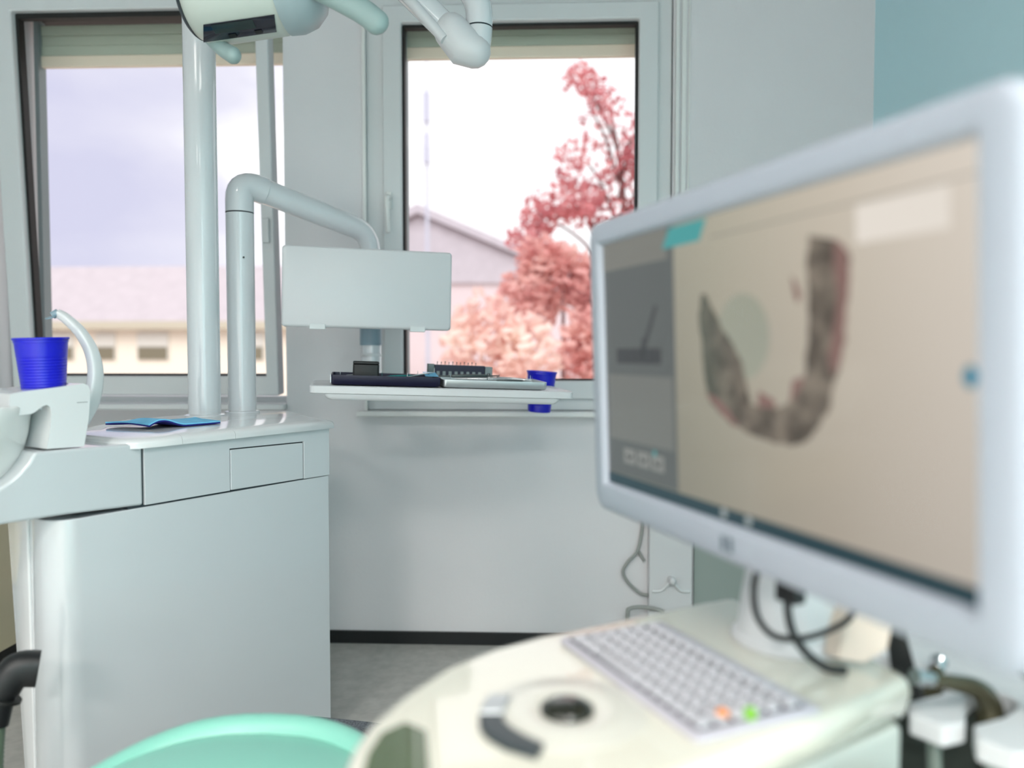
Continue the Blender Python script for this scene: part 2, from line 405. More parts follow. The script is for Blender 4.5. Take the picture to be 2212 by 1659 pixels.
b = nb(); box(b, -.622, -.602, n0-.0006, n0+.002, .9035, .9043); obj('seam_line', b, 'seam', cons, smooth=False)
b = nb(); tube(b, [V(-.664, .050, .899), V(-.664, .10, .899)], .010, 16); obj('rinse_nozzle', b, 'steel', un)
tp = catmull([V(-.585, .075, .862), V(-.566, .066, .905), V(-.5575, .064, .955), V(-.5615, .070, 1.000), V(-.5745, .085, 1.038), V(-.592, .105, 1.066), V(-.604, .115, 1.076)], 6)
n_ = len(tp)
b = nb(); tube(b, tp, [(.0175-.0105*(k/(n_-1))**1.1, .012-.004*(k/(n_-1))) for k in range(n_)], 20, up=(1, .2, 0), flat=.55); tapo = obj('water_tap', b, 'white', un)
b = nb(); tube(b, [V(-.602, .113, 1.078), V(-.611, .119, 1.071)], .0075, 16); lathe(b, [(.006, 0), (.011, .001), (.011, .003), (.006, .004)], 20, Matrix.Translation((-.612, .120, 1.066)) @ Matrix.Rotation(R(-22), 4, 'Y')); obj('tap_nozzle', b, 'joint', tapo)
# spittoon bowl
bc = V(-.762, .100, 0)
Bm = Matrix.Translation((bc.x-.045, bc.y+.03, 0))
b = nb(); lathe(b, [(.05, .740), (.085, .752), (.112, .778), (.129, .81), (.139, .85), (.144, .885), (.146, .900), (.143, .9035), (.139, .900), (.135, .87), (.122, .82), (.095, .785), (.03, .770)], 64, Bm); bo = obj('spittoon_bowl', b, 'bowl', un, ang=60)
b = nb(); lathe(b, [(.02, .7705), (.018, .774), (.001, .775)], 24, Bm); obj('drain_strainer', b, 'steel', bo)
# napkin
b = nb(); G = []
def napz(u, v): return max(.8375, .8385+.010*math.sin(u*5.2+.4)*(1-v*.5)+.004*math.sin(u*11+v*3))
for j in range(9):
    row = []
    for i in range(25):
        u, v = i/24, j/8
        A_, B_, C_, D_ = V(-.432, .262, 0), V(-.415, .115, 0), V(-.240, .110, 0), V(-.222, .236, 0)
        p = (A_*(1-u)+D_*u)*v+(B_*(1-u)+C_*u)*(1-v)
        row.append(V(p.x, p.y, napz(u, v)))
    G.append(row)
for lay, mt, nm in ((0, 'paper', 'upper_sheet'), (1, 'paperd', 'lower_sheet')):
    bb = nb()
    vs = [[bb.verts.new(p+V(0, 0, -.0035*lay-.0004)) for p in r_] for r_ in G]; ws = [[bb.verts.new(p+V(0, 0, -.0035*lay-.0035)) for p in r_] for r_ in G]
    for j in range(8):
        for i in range(24):
            face(bb, [vs[j][i], vs[j][i+1], vs[j+1][i+1], vs[j+1][i]]); face(bb, [ws[j][i], ws[j+1][i], ws[j+1][i+1], ws[j][i+1]])
    rim = lambda a: [a[0][i] for i in range(25)]+[a[j][24] for j in range(1, 9)]+[a[8][i] for i in range(23, -1, -1)]+[a[j][0] for j in range(7, 0, -1)]
    ra, rb = rim(vs), rim(ws)
    for k in range(len(ra)): face(bb, [ra[k], ra[(k+1) % len(ra)], rb[(k+1) % len(rb)], rb[k]])
    if lay == 0:
        nap = thing('patient_napkin', 'folded light blue paper napkin lying on the white unit cover', 'napkin', U @ Matrix.Translation((-.34, .18, .83)))
        Mn = U
    bmesh.ops.transform(bb, matrix=U, verts=bb.verts)
    obj(nm, bb, mt, nap, world=True)

# ------------------------------------------------------------------ swing arm with back panel and tray table
E0 = U @ V(.03, .385, 0)
ar = thing('swing_arm', 'white pipe swing arm carrying the tray table and a white back panel', 'dental arm', (E0.x, E0.y, .829))
EX, EY = E0.x, E0.y
b = nb(); lathe(b, [(.048, .829), (.048, .832), (.0395, .834)], 40, Matrix.Translation((EX, EY, 0))); lathe(b, [(.0385, .834), (.0385, 1.388)], 48, Matrix.Translation((EX, EY, 0))); post = obj('post', b, 'pipe', ar, world=True)
b = nb(); lathe(b, [(.0387, 1.3885), (.0370, 1.3895), (.0387, 1.3905)], 40, Matrix.Translation((EX, EY, 0)), cap=False); lathe(b, [(.0375, 1.388), (.0375, 1.396)], 40, Matrix.Translation((EX, EY, 0))); obj('collar', b, 'seam', post, world=True)
fd = V(math.cos(.4), math.sin(.4), 0)
hx = U @ V(.03, .385, 0)
b = nb(); tube(b, [V(EX+.022, EY-.0325, 1.262), V(EX+.0225, EY-.034, 1.262)], .003, 12); obj('screw_hole', b, 'black', post, world=True)
AE = V(-.545, 2.475, 1.372)
d = (AE-V(EX, EY, 1.478)); d.normalize()
el = [V(EX, EY, 1.3915), V(EX, EY, 1.425)]
for k in range(1, 9):
    t = k/8; p0, p1, p2 = V(EX, EY, 1.43), V(EX, EY, 1.478), V(EX, EY, 1.478)+d*.06
    el.append(p0*(1-t)**2+p1*2*t*(1-t)+p2*t*t)
el.append(V(EX, EY, 1.478)+d*.075)
b = nb(); tube(b, el, .0388, 32, up=(1, 0, 0)); obj('elbow', b, 'pipe', ar, world=True)
st = V(EX, EY, 1.478)+d*.0765
ap = [st, st+(AE-st)*.5, AE-d*.06]
for k in range(1, 9):
    t = k/8; ap.append((AE-d*.06)*(1-t)**2+AE*2*t*(1-t)+(AE+V(0, 0, -.07))*t*t)
b = nb(); tube(b, ap, [.0355]*2+[.034]+[.034-.004*k/8 for k in range(1, 9)], 32); obj('arm', b, 'pipe', ar, world=True)
b = nb(); tube(b, [V(AE.x, AE.y, 1.302), V(AE.x, AE.y, .93)], .0315, 32); stem = obj('stem', b, 'pipe', ar, world=True)
b = nb(); tube(b, [V(AE.x, AE.y-.005, 1.115), V(AE.x, AE.y-.005, 1.02)], [.0345, .0345], 32); obj('sleeve', b, 'joint', stem, world=True)
b = nb(); lathe(b, [(.0318, .985), (.0326, .986), (.0326, .992), (.0318, .993)], 32, Matrix.Translation((AE.x, AE.y, 0)), cap=False); obj('ring', b, 'frame', stem, world=True)
# back panel
PL, PR = V(-.720, 2.137, 1.070), V(-.266, 2.255, 1.060)
px = (PR-PL); PWID = px.length; px.normalize(); py = V(0, 0, 1).cross(px).normalized(); pz = px.cross(py)
PM = Matrix((px.to_4d(), py.to_4d(), pz.to_4d(), V(PL.x, PL.y, PL.z).to_4d())).transposed()
for i in range(3): PM[3][i] = 0
PM[3][3] = 1
def panel_xyz(a, c, h): return PM @ V(a, h, c)
b = nb()
lv = [(.0, .006), (.003, .0015), (.008, 0), (.026, 0), (.031, .004), (.033, .010)]
loft(b, [[panel_xyz(a, c, h) for a, c in rrect(d_, PWID-d_, d_, .2235-d_, .010-min(d_, .006)*.5)] for h, d_ in lv]); pan = obj('back_panel', b, 'white2', ar, world=True, ang=70)
for x0, x1 in ((.075, .118), (.352, .395)):
    b = nb(); box(b, x0, x1, -.003, .012, -.006, .010, PM); obj('clip', b, 'frame', pan, world=True, bevel=.002)
b = nb(); box(b, .19, .25, .03, .33, .05, .15, PM); obj('bracket', b, 'white2', ar, world=True, bevel=.004)
# tray table
FL, FR = V(-.595, 1.976, .915), V(.083, 2.142, .891)
tx = (FR-FL); TL = tx.length; tx.normalize()
ty = V(-tx.y, tx.x, 0).normalized()+V(0, 0, .022); ty = (ty-tx*ty.dot(tx)).normalized(); tz = tx.cross(ty)
TM = Matrix((tx.to_4d(), ty.to_4d(), tz.to_4d(), FL.to_4d())).transposed()
for i in range(3): TM[3][i] = 0
TM[3][3] = 1
DT = .255
b = nb()
loft(b, [[TM @ V(a, c, h) for a, c in rrect(i_, TL-i_, i_, DT-i_, .014, 5)] for h, i_ in ((-.0210, .003), (-.019, 0), (-.002, 0), (0, .003), (.0005, .010), (-.003, .014))]); tt = obj('tray_table', b, 'white2', ar, world=True, ang=55)
b = nb()
loft(b, [[TM @ V(a, c, h) for a, c in rrect(.034+i_, TL-.034-i_, .004+i_*.3, DT-.01-i_*.3, .012, 5)] for h, i_ in ((-.037, .022), (-.036, .014), (-.030, .005), (-.0205, 0))]); obj('underside', b, 'white2', tt, world=True, ang=60)
b = nb(); tube(b, [TM @ V(.235, DT-.06, -.02), V(AE.x, AE.y, .905), V(AE.x, AE.y, .935)], .03, 24); obj('tray_bracket', b, 'white2', ar, world=True)
# wire cup ring fixed to the tray table's back edge
cup2c = TM @ V(TL-.024, DT+.056, 0)
b = nb()
ring = [cup2c+V(.046*math.cos(a*.2094), .046*math.sin(a*.2094), -.004) for a in range(31)]
tube(b, ring, .003, 8); obj('cup_ring', b, 'clear', tt, world=True)
b = nb(); box(b, TL-.045, TL-.014, DT-.01, DT+.012, -.010, -.004, TM); obj('ring_mount', b, 'white2', tt, world=True)

# ------------------------------------------------------------------ drinking cups
def cup_bm(h=.127, r0=.035, r1=.0455):
    b = nb(); pr = [(r0-.004, 0), (r0, .002)]
    N = 20
    for k in range(N*2):
        t = (k+.5)/(N*2); z = .004+t*(h-.016); r = r0+(r1-r0)*z/h
        rib = .0005 if (k % 2 == 0 and .12 < t < .80) else 0
        pr.append((r-rib, z))
    pr += [(r1-.0005, h-.009), (r1+.0005, h-.0085), (r1+.0002, h-.003), (r1+.0017, h-.002), (r1+.0017, h), (r1-.0005, h), (r1-.0012, h-.01), (r0-.001, .004), (.002, .0035)]
    lathe(b, pr, 56); return b
Mc = U @ Matrix.Translation((-.652, .070, .8995)) @ Matrix.Rotation(R(-2), 4, 'Y')
cup = thing('drinking_cup', 'blue ribbed plastic cup standing in the spittoon console', 'cup', Mc, group='blue plastic cups')
obj('cup_wall', cup_bm(), 'cup', cup, ang=20)
b = nb(); lathe(b, [(.046, .1225), (.0478, .1235), (.0478, .1265), (.046, .1275), (.0448, .1265), (.0448, .1235)], 56, cap=False); obj('rim', b, 'cup', cup)
Mc2 = Matrix.Translation((cup2c.x, cup2c.y, cup2c.z-.086)) @ Matrix.Rotation(R(4), 4, 'Y')
dup(cup, Mc2, 'blue ribbed plastic cup hanging in a ring behind the tray table')

# ------------------------------------------------------------------ trays, blocks and instruments
def tray(name, label, x0, x1, y0, y1, mat, h=.026):
    t = thing(name, label, 'instrument tray', TM @ Matrix.Translation(((x0+x1)/2, (y0+y1)/2, .0008)))
    w, dd = (x1-x0)/2, (y1-y0)/2
    b = nb(); wl = lambda i, z: [V(a, c, z) for a, c in rrect(-w+i, w-i, -dd+i, dd-i, .0075, 4)]
    loft(b, [wl(.004, 0), wl(.001, .003), wl(0, h-.001), wl(.0, h), wl(.003, h), wl(.0035, .004), wl(.006, .003)]); obj('tray_shell', b, mat, t, ang=45)
    return t
tA = tray('instrument_tray', 'dark navy instrument tray at the left of the tray table', .052, .338, .03, .195, 'navy')
b = nb(); box(b, -.1440, -.1425, -.075, .075, .004, .0255); obj('end_plate', b, 'alu', tA)
tray('instrument_tray', 'bright metal instrument tray at the right of the tray table', .345, .630, .03, .195, 'alu', .021)
Tt = lambda x, y, z: TM @ Matrix.Translation((x, y, z))
b = nb()
bl = thing('instrument_box', 'small black box standing in the dark navy tray', 'box', Tt(.142, .085, .0045))
lathe_pts = rrect(-.0345, .0345, -.022, .022, .006, 4)
b = nb(); prism(b, lathe_pts, 0, .050); obj('box_body', b, 'black', bl, bevel=.002)
b = nb(); prism(b, lathe_pts, .0502, .058); obj('box_lid', b, 'black', bl, bevel=.003)
# bur block
bs = thing('bur_block', 'blue grey bur block with upright burs behind the bright metal tray', 'bur block', Tt(.412, .212, .0012))
BW = .188
b = nb(); box(b, -BW/2+.020, BW/2-.022, -.015, .015, 0, .054); bb_ = obj('block_body', b, 'navy', bs, bevel=.0015)
b = nb(); box(b, -BW/2, -BW/2+.0195, -.0165, .0165, 0, .056); obj('end_cap', b, 'dsteel', bs, bevel=.002)
b = nb(); box(b, BW/2-.0215, BW/2, -.0165, .0165, 0, .052); ec = obj('end_cap', b, 'lblgrey', bs, bevel=.002)
b = nb(); tube(b, [V(BW/2-.011, -.0168, .030), V(BW/2-.011, -.0174, .030)], .0045, 16); obj('dial', b, 'black', ec)
for k in range(8):
    x = -BW/2+.030+k*.0172
    b = nb(); box(b, x-.0042, x+.0042, -.0156, -.0149, .022, .036); obj('number_label', b, 'lblgrey', bb_)
for k in range(11):
    x = -BW/2+.028+k*.0112
    h = .007+.004*random.random()
    b = nb(); tube(b, [V(x, -.003, .053), V(x, -.003, .055+h*.5), V(x+.0005, -.003, .055+h*.7), V(x, -.003, .055+h)], [.0007, .0007, .0018, .0008], 8); obj('bur', b, 'dsteel', bs)
def probe(label, x0, y0, z0, x1, y1, z1, r=.0026, hook=.012, mat='steel', name='dental_probe'):
    p0, p1 = V(x0, y0, z0), V(x1, y1, z1); dd = (p1-p0).normalized(); L_ = (p1-p0).length
    t = thing(name, label, 'dental instrument', Tt(x0, y0, z0), group='metal instruments on the trays')
    q = lambda s, u=0: dd*s*L_+V(0, 0, u)
    b = nb(); tube(b, [q(.2), q(.22), q(.5), q(.78), q(.8)], [r*.7, r, r*1.15, r, r*.7], 10); obj('grip', b, mat, t)
    for s0, s1 in ((.2, 0), (.8, 1)):
        b = nb(); tube(b, [q(s0), q(s0*.4+s1*.6), q(s1, 0), q(s1, hook)], [r*.6, r*.45, r*.4, r*.2], 8); obj('working_tip', b, mat, t)
    return t
probe('slim steel probe lying in the navy tray left of the black box', .075, .085, .021, .150, .15, .024)
probe('steel probe with teal grip lying right of the black box', .185, .09, .022, .285, .14, .026, mat='teal')
probe('steel scaler leaning over the right corner of the navy tray', .25, .05, .025, .330, .13, .036)
probe('long dark steel tool lying in front of the bur block', .345, .14, .0255, .52, .16, .030, r=.0045, hook=.004, mat='dsteel')
probe('steel mirror handle lying across the bright tray', .372, .10, .022, .585, .09, .024, r=.0032)
probe('bent steel tweezers lying at the right of the bright tray', .49, .17, .025, .600, .11, .024, r=.0030)
probe('short dark steel excavator beside the cup end of the bright tray', .47, .07, .0225, .595, .065, .0225, mat='dsteel')
sl = nb()
for u0 in range(6):
    box(sl, .300+u0*.0, .335, .06+u0*.018, .074+u0*.018, .0280+.0012*u0, .0287+.0012*u0, TM)
tag(obj('sterile_pouch', sl, 'paper'), 'pale blue sterile pouch lying where the two trays meet', 'pouch')

# ------------------------------------------------------------------ operating lamp
lp = thing('operating_lamp', 'grey green operating lamp head with two grip handles at the top of the picture', 'dental lamp', (-.62, 1.62, 1.64))
ax = V(.232, .004, .030).normalized()           # long axis of the head
c0 = V(-.690, 1.66, 1.733); c1 = V(-.560, 1.665, 1.728)
def ell(c, r, n=36, sx=1.0, ph=0):
    u = V(0, 1, 0); w = ax.cross(u).normalized()
    return [c+u*(math.cos(2*math.pi*k/n)*r*1.15)+w*(math.sin(2*math.pi*k/n)*r*sx) for k in range(n)]
b = nb(); loft(b, [ell(c0-ax*.062, .020), ell(c0-ax*.058, .046), ell(c0-ax*.047, .066), ell(c0-ax*.030, .077), ell(c0-ax*.01, .081), ell(c0+ax*.13, .0805), ell(c0+ax*.142, .078)]); hd = obj('lamp_head', b, 'lamp', lp, world=True, ang=50)
cc = c0+ax*.148
b = nb(); loft(b, [ell(cc-ax*.006, .0815), ell(cc+ax*.02, .0825), ell(cc+ax*.05, .074), ell(cc+ax*.074, .054), ell(cc+ax*.086, .026), ell(cc+ax*.088, .008)]); obj('side_cap', b, 'lamp2', lp, world=True, ang=50)
b = nb(); loft(b, [ell(c0-ax*.0585, .055), ell(c0-ax*.054, .062), ell(c0-ax*.048, .067)]); obj('end_seam', b, 'seam', hd, world=True)
# light opening on the lower front
def on_head(s, a, r): 
    u = V(0, 1, 0); w = ax.cross(u).normalized(); p = c0+ax*s
    return p+u*(math.cos(R(a))*r*1.15)+w*(math.sin(R(a))*r)
import itertools
def wpatch(s0, s1, a0, a1, r, skew=0, n=10):
    b = nb(); rows = []
    for k in range(n+1):
        a = a0+(a1-a0)*k/n
        rows.append([b.verts.new(on_head(s0+skew*(1-k/n)+(s1-s0-skew*.4*(1-k/n))*i/8, a, r)) for i in range(9)])
    low = [[b.verts.new(v.co+(v.co-(c0+ax*((v.co-c0).dot(ax)))).normalized()*-.004) for v in rw] for rw in rows]
    for rr in (rows, low):
        for j in range(n):
            for i in range(8): face(b, [rr[j][i], rr[j][i+1], rr[j+1][i+1], rr[j+1][i]])
    return b
op = obj('light_window', wpatch(-.034, .122, 234, 264, .0826, skew=.022), 'darkglass', lp, world=True)
obj('reflector', wpatch(.002, .088, 236, 250, .0832), 'mirror', op, world=True)
for s in (.025, .080):
    obj('latch', wpatch(s, s+.016, 254, 261, .0840), 'black', op, world=True)
b = nb(); hp = catmull([V(-.735, 1.72, 1.700), V(-.712, 1.69, 1.670), V(-.680, 1.67, 1.641), V(-.655, 1.66, 1.624)], 6)
tube(b, hp, [(.012+.006*k/18, .017) for k in range(19)], 20, round_end=True); obj('grip_handle', b, 'handle', lp, world=True)
b = nb(); hp = catmull([V(-.500, 1.60, 1.752), V(-.455, 1.60, 1.730), V(-.41, 1.60, 1.708), V(-.365, 1.60, 1.684), V(-.336, 1.60, 1.662)], 6)
tube(b, hp, [(.021+.004*min(1, k/18), .021) for k in range(25)], 24, round_end=True); obj('grip_handle', b, 'handle', lp, world=True)
b = nb(); tube(b, [V(-.56, 1.65, 1.745), V(-.52, 1.64, 1.752), V(-.48, 1.63, 1.762)], .026, 24); obj('yoke', b, 'lamp2', lp, world=True)
# lamp arm
la = thing('lamp_arm', 'white jointed lamp arm reaching down in front of the closed window', 'lamp arm', (-.19, 1.93, 1.72))
b = nb(); tube(b, [V(-.470, 1.95, 2.05), V(-.33, 1.93, 1.875), V(-.20, 1.915, 1.740)], [.037, .034, .032], 28); la1 = obj('lower_arm', b, 'pipe', la, world=True)
b = nb(); tube(b, [V(-.47, 1.915, 2.02), V(-.345, 1.895, 1.862), V(-.235, 1.885, 1.738)], .013, 12); obj('cable_cover', b, 'white2', la1, world=True)
b = nb(); tube(b, [V(-.222, 1.915, 1.768), V(-.190, 1.915, 1.730), V(-.168, 1.918, 1.722)], [.043, .047, .040], 28, round_end=True); obj('joint_housing', b, 'white2', la, world=True)
b = nb(); tube(b, catmull([V(-.163, 1.922, 1.725), V(-.157, 1.925, 1.775), V(-.160, 1.928, 1.835), V(-.185, 1.932, 1.880), V(-.24, 1.94, 1.925), V(-.33, 1.95, 1.99)], 6), .0325, 28); la2 = obj('upper_arm', b, 'pipe', la, world=True)
b = nb(); lathe(b, [(.0329, -.001), (.0333, 0), (.0333, .0015), (.0329, .0025)], 28, Matrix.Translation((-.1573, 1.925, 1.778)), cap=False); obj('seam_ring', b, 'seam', la2, world=True)

# ------------------------------------------------------------------ patient chair
pc = thing('patient_chair', 'mint green padded dental patient chair in the foreground', 'dental chair', (-.45, .75, 0))
b = nb(); NU, NV = 48, 26; rows = []
for j in range(NV+1):
    row = []
    t = j/NV
    for i in range(NU):
        a = 2*math.pi*i/NU
        ca, sa_ = math.cos(a), math.sin(a)
        ex = .72
        X = math.copysign(abs(ca)**ex, ca)*.276; Y = math.copysign(abs(sa_)**ex, sa_)*.44
        ph = math.pi/2*(1-t*2) if False else None
        rr = math.sin(math.pi*min(1, max(0, t)))  # 0 at poles
        q = math.pi*(t-.5)
        rad = math.cos(q)**.55 if abs(math.cos(q)) > 1e-6 else 0
        z = math.copysign(abs(math.sin(q))**.8, math.sin(q))*.075
        row.append(V(-.398+X*rad, .70+Y*rad, .404+z+(-.034*((X*rad+.01)/.276)**2)))
    rows.append(row)
loft(b, rows); seat = obj('seat_pad', b, 'mint', pc, world=True, ang=80)
b = nb()
rp = [V(-.398+.252*math.copysign(abs(math.cos(a))**.8, math.cos(a)), .72+.40*math.copysign(abs(math.sin(a))**.8, math.sin(a)), .424-.046*abs(math.cos(a))**2.0) for a in [R(10+160*k/30) for k in range(31)]]
tube(b, rp, [(.046, .030)]*31, 20, round_end=True); obj('edge_roll', b, 'mint', pc, world=True, ang=80)
b = nb(); loft(b, [[V(x, y, z) for x, y in rrect(-.385-w, -.385+w, .72-dd, .72+dd, .06)] for z, w, dd in ((.0, .20, .32), (.04, .20, .32), (.06, .12, .2), (.32, .12, .2))]); obj('pedestal', b, 'white2', pc, world=True)
b = nb()
loft(b, [[V(x, y, z-.022*(x+.46)/.25) for x, y in rrect(-.52+i, -.10-i, 1.12+i, 1.62-i, .04)] for z, i in ((.18, 0), (.217, 0), (.228, .004))]); obj('base_cover', b, 'speckle', pc, world=True, ang=60)
b = nb(); box(b, -.42, -.2, 1.2, 1.5, 0, .155); obj('base_column', b, 'black', pc, world=True, bevel=.01)

# ------------------------------------------------------------------ suction hose at the far left
sh = thing('suction_hose', 'black elbowed suction handpiece with ribbed hose at the left edge', 'suction hose', (-.9, 1.27, 0))
b = nb(); tube(b, catmull([V(-0.8680, 1.30, .455), V(-0.8940, 1.285, .457), V(-0.9130, 1.272, .430), V(-0.9240, 1.262, .375)], 6), [(.030, .026)]*8+[(.028, .026)]*5+[(.024, .024)]*6, 24, flat=.8); e1 = obj('elbow_holder', b, 'black', sh, world=True)
b = nb(); tube(b, [V(-0.9110, 1.272, .418), V(-0.9125, 1.271, .414)], .0292, 24); obj('seam_ring', b, 'gasket', e1, world=True)
hp = catmull([V(-0.9250, 1.262, .372), V(-0.9280, 1.26, .32), V(-0.9310, 1.255, .22), V(-0.9460, 1.25, .10), V(-0.9860, 1.24, .02)], 20)
b = nb(); tube(b, hp, [.0185+.0015*(k % 2) for k in range(len(hp))], 16); obj('ribbed_hose', b, 'hose', sh, world=True, ang=180)
# beige side cabinet far left
sc_ = thing('storage_cabinet', 'beige storage cabinet with drawers just showing at the left edge', 'cabinet', (-2.2, 2.3, 0))
b = nb(); box(b, -2.74, -1.66, 2.02, 2.50, .08, .50); cb = obj('carcass', b, 'beigecab', sc_, world=True, bevel=.004)
for z0, z1 in ((.29, .465), (.10, .28)):
    b = nb(); box(b, -2.72, -1.68, 2.00, 2.019, z0, z1); dr = obj('drawer', b, 'beigecab' if z0 > .2 else 'lblgrey', sc_, world=True, bevel=.003)
    b = nb(); box(b, -2.3, -2.1, 1.985, 2.0, z1-.05, z1-.035); obj('handle', b, 'steel', dr, world=True, bevel=.002)
b = nb(); box(b, -2.74, -1.655, 2.0, 2.51, .502, .53); obj('worktop', b, 'teal', sc_, world=True, bevel=.003)
b = nb(); box(b, -2.72, -1.68, 2.06, 2.48, 0, .08); obj('plinth', b, 'black', sc_, world=True)

# ------------------------------------------------------------------ scanner cart
ZS = .685
ct = thing('scanner_cart', 'white rounded scanner cart with trackball and keyboard shelf in the foreground', 'cart', (.12, .75, 0))
outl = [(.352, .757), (.222, .662), (.126, .595), (.05, .545), (-.02, .508), (-.075, .495), (-.118, .507), (-.142, .540), (-.151, .578), (-.153, .612), (-.148, .652), (-.131, .707), (-.101, .772), (-.058, .823), (-.004, .866), (.068, .908), (.133, .951), (.226, 1.008), (.240, 1.012), (.252, 1.004), (.334, .84), (.356, .772)]
cxo, cyo = .12, .75
def inset(pts, d):
    n = len(pts); out = []
    for i in range(n):
        p, a, c = Vector(pts[i]), Vector(pts[i-1]), Vector(pts[(i+1) % n])
        e = (c-a).normalized(); nrm = Vector((-e.y, e.x))
        if nrm.dot(Vector((cxo, cyo))-p) < 0: nrm = -nrm
        out.append(tuple(p+nrm*d))
    return out
b = nb()
loft(b, [[V(x, y, z) for x, y in inset(outl, i)] for z, i in ((ZS-.045, .012), (ZS-.03, .003), (ZS-.012, 0), (ZS-.004, .002), (ZS-.0008, .006), (ZS, .012))]); top = obj('top_shell', b, 'cart', ct, world=True, ang=60)
b = nb()
side = [(.345, .757), (.218, .668), (.120, .603), (.045, .56), (.02, .60), (.0, .70), (.02, .80), (.10, .90), (.22, .985), (.245, .99), (.327, .84)]
loft(b, [[V(x, y, .12) for x, y in side], [V(x, y, ZS-.044) for x, y in side]]); obj('body', b, 'cartside', ct, world=True, bevel=.006)
b = nb(); prism(b, inset(side, .02), .04, .12); obj('base_skirt', b, 'black', ct, world=True)
for x, y in ((.08, .62), (.30, .76), (.06, .84), (.22, .95)):
    b = nb(); tube(b, [V(x-.012, y, .03), V(x+.012, y, .03)], .03, 20); obj('caster', b, 'black', ct, world=True)
# flat olive panel at the near left corner
b = nb(); rec = [(-.092, .640), (-.1175, .655), (-.1345, .635), (-.1385, .60), (-.136, .565), (-.120, .535), (-.09, .54), (-.083, .58)]
prism(b, [(-.097, .638), (-.117, .652), (-.133, .633), (-.137, .60), (-.1345, .565), (-.118, .535), (-.088, .535), (-.085, .575)], ZS-.003, ZS+.0006); obj('corner_panel', b, 'olive', ct, world=True)
# trackball with rings
tc_ = Matrix.Translation((.021, .680, ZS))
b = nb(); lathe(b, [(.070, -.002), (.070, .0006), (.066, .0016), (.060, .0012), (.058, .0020), (.040, .0032), (.032, .0022), (.0265, .0010), (.0255, -.004)], 64, tc_, cap=False); ringo = obj('trackball_ring', b, 'ringw', ct, world=True, ang=30)
b = nb(); lathe(b, [(.024, -.004)]+[(.024*math.cos(R(a)), .001+.009*math.sin(R(a))) for a in range(0, 90, 10)]+[(.0005, .010)], 40, tc_); obj('trackball', b, 'trackball', ct, world=True)
def strip(pts_o, pts_i, z0, z1): return pts_o+pts_i[::-1]
dk = strip([(-.055, .660), (-.053, .640), (-.045, .624), (-.030, .608), (-.005, .594)], [(-.034, .662), (-.033, .650), (-.025, .637), (-.015, .626), (.001, .612)], 0, 0)
b = nb(); prism(b, dk, ZS-.001, ZS+.006); obj('curved_button', b, 'btn', ct, world=True, bevel=.002)
lt = strip([(-.047, .700), (-.053, .684), (-.055, .6615)], [(-.028, .697), (-.032, .682), (-.034, .6635)], 0, 0)
b = nb(); prism(b, lt, ZS-.001, ZS+.0065); obj('curved_button', b, 'alu', ct, world=True, bevel=.002)
b = nb(); tube(b, [V(.252, .677, .615), V(.262, .664, .615)], .012, 20, round_end=True); obj('side_knob', b, 'black', ct, world=True)
# scanner cradle on the near side
b = nb(); tube(b, catmull([V(.150, .560, .600), V(.205, .590, .606), V(.245, .620, .603), V(.262, .640, .594)], 6), [(.018, .03)]*19, 20, round_end=True); obj('scanner_cradle', b, 'cart', ct, world=True, ang=80)
b = nb(); tube(b, catmull([V(.255, .632, .596), V(.285, .655, .605), V(.315, .685, .603), V(.330, .71, .590)], 6), [(.017, .028)]*19, 20, round_end=True); obj('scanner_cradle', b, 'cart', ct, world=True, ang=80)
b = nb(); box(b, .15, .32, .64, .70, .56, .60); obj('cradle_mount', b, 'cartside', ct, world=True, bevel=.01)
# keyboard
KA = math.atan2(-.217, .1065)
KM = Matrix.Translation((.1298, .7615, ZS+.0008)) @ Matrix.Rotation(KA, 4, 'Z')
kb = thing('keyboard', 'small grey keyboard let into the white cart top', 'keyboard', KM)
b = nb(); loft(b, [[V(x, y, z) for x, y in rrect(-.121+i, .121-i, -.066+i, .066-i, .005)] for z, i in ((0, 0), (.004, 0), (.005, .001))]); obj('key_plate', b, 'kplate', kb)
kx0, kx1, ky0, ky1 = -.112, .112, -.058, .052
M['kshade'] = pm('key_gap_shade', (44, 44, 48), .6)
b = nb(); prism(b, rrect(kx0-.001, kx1+.001, ky0-.001, ky1+.001, .002), .0048, .0054); obj('key_gap_shade', b, 'kshade', kb)  # dark slab whose colour stands for the shade between the keys
def key(x0, x1, y0, y1):
    b = nb()
    loft(b, [[V(x, y, z) for x, y in rrect(x0+i, x1-i, y0+i, y1-i, .0015, 2)] for z, i in ((.0045, 0), (.0085, .0008), (.0105, .0020))]); obj('key', b, 'key', kb)
cols, rws = 14, 6
cw, rh = (kx1-kx0)/cols, (ky1-ky0)/rws
for r_ in range(rws):
    y1 = ky1-r_*rh; c_ = 0; gap = .0046
    off = 0
    while c_ < cols:
        w = 1
        if r_ == 5 and c_ == 3: w = 5
        if r_ == 4 and c_ in (0, 12): w = 2
        if r_ == 3 and c_ == 12: w = 2
        x0 = kx0+c_*cw; y0 = y1-rh
        if r_ == 0: key(x0+gap/2, x0+cw*w-gap/2, y0+.004, y1-.001)
        else: key(x0+gap/2, x0+cw*w-gap/2, y0+gap/2, y1-gap/2)
        c_ += w
M['ledo'] = em('led_orange', (255, 150, 40), 1.2); M['ledg'] = em('led_green', (150, 230, 70), 1.0)
for x, y, m_ in ((.104, -.028, 'ledo'), (.111, -.004, 'ledg')):
    b = nb(); lathe(b, [(.0048, .0045), (.0048, .0125), (.003, .0138)], 16, Matrix.Translation((x, y, 0))); obj('indicator_light', b, m_, kb)

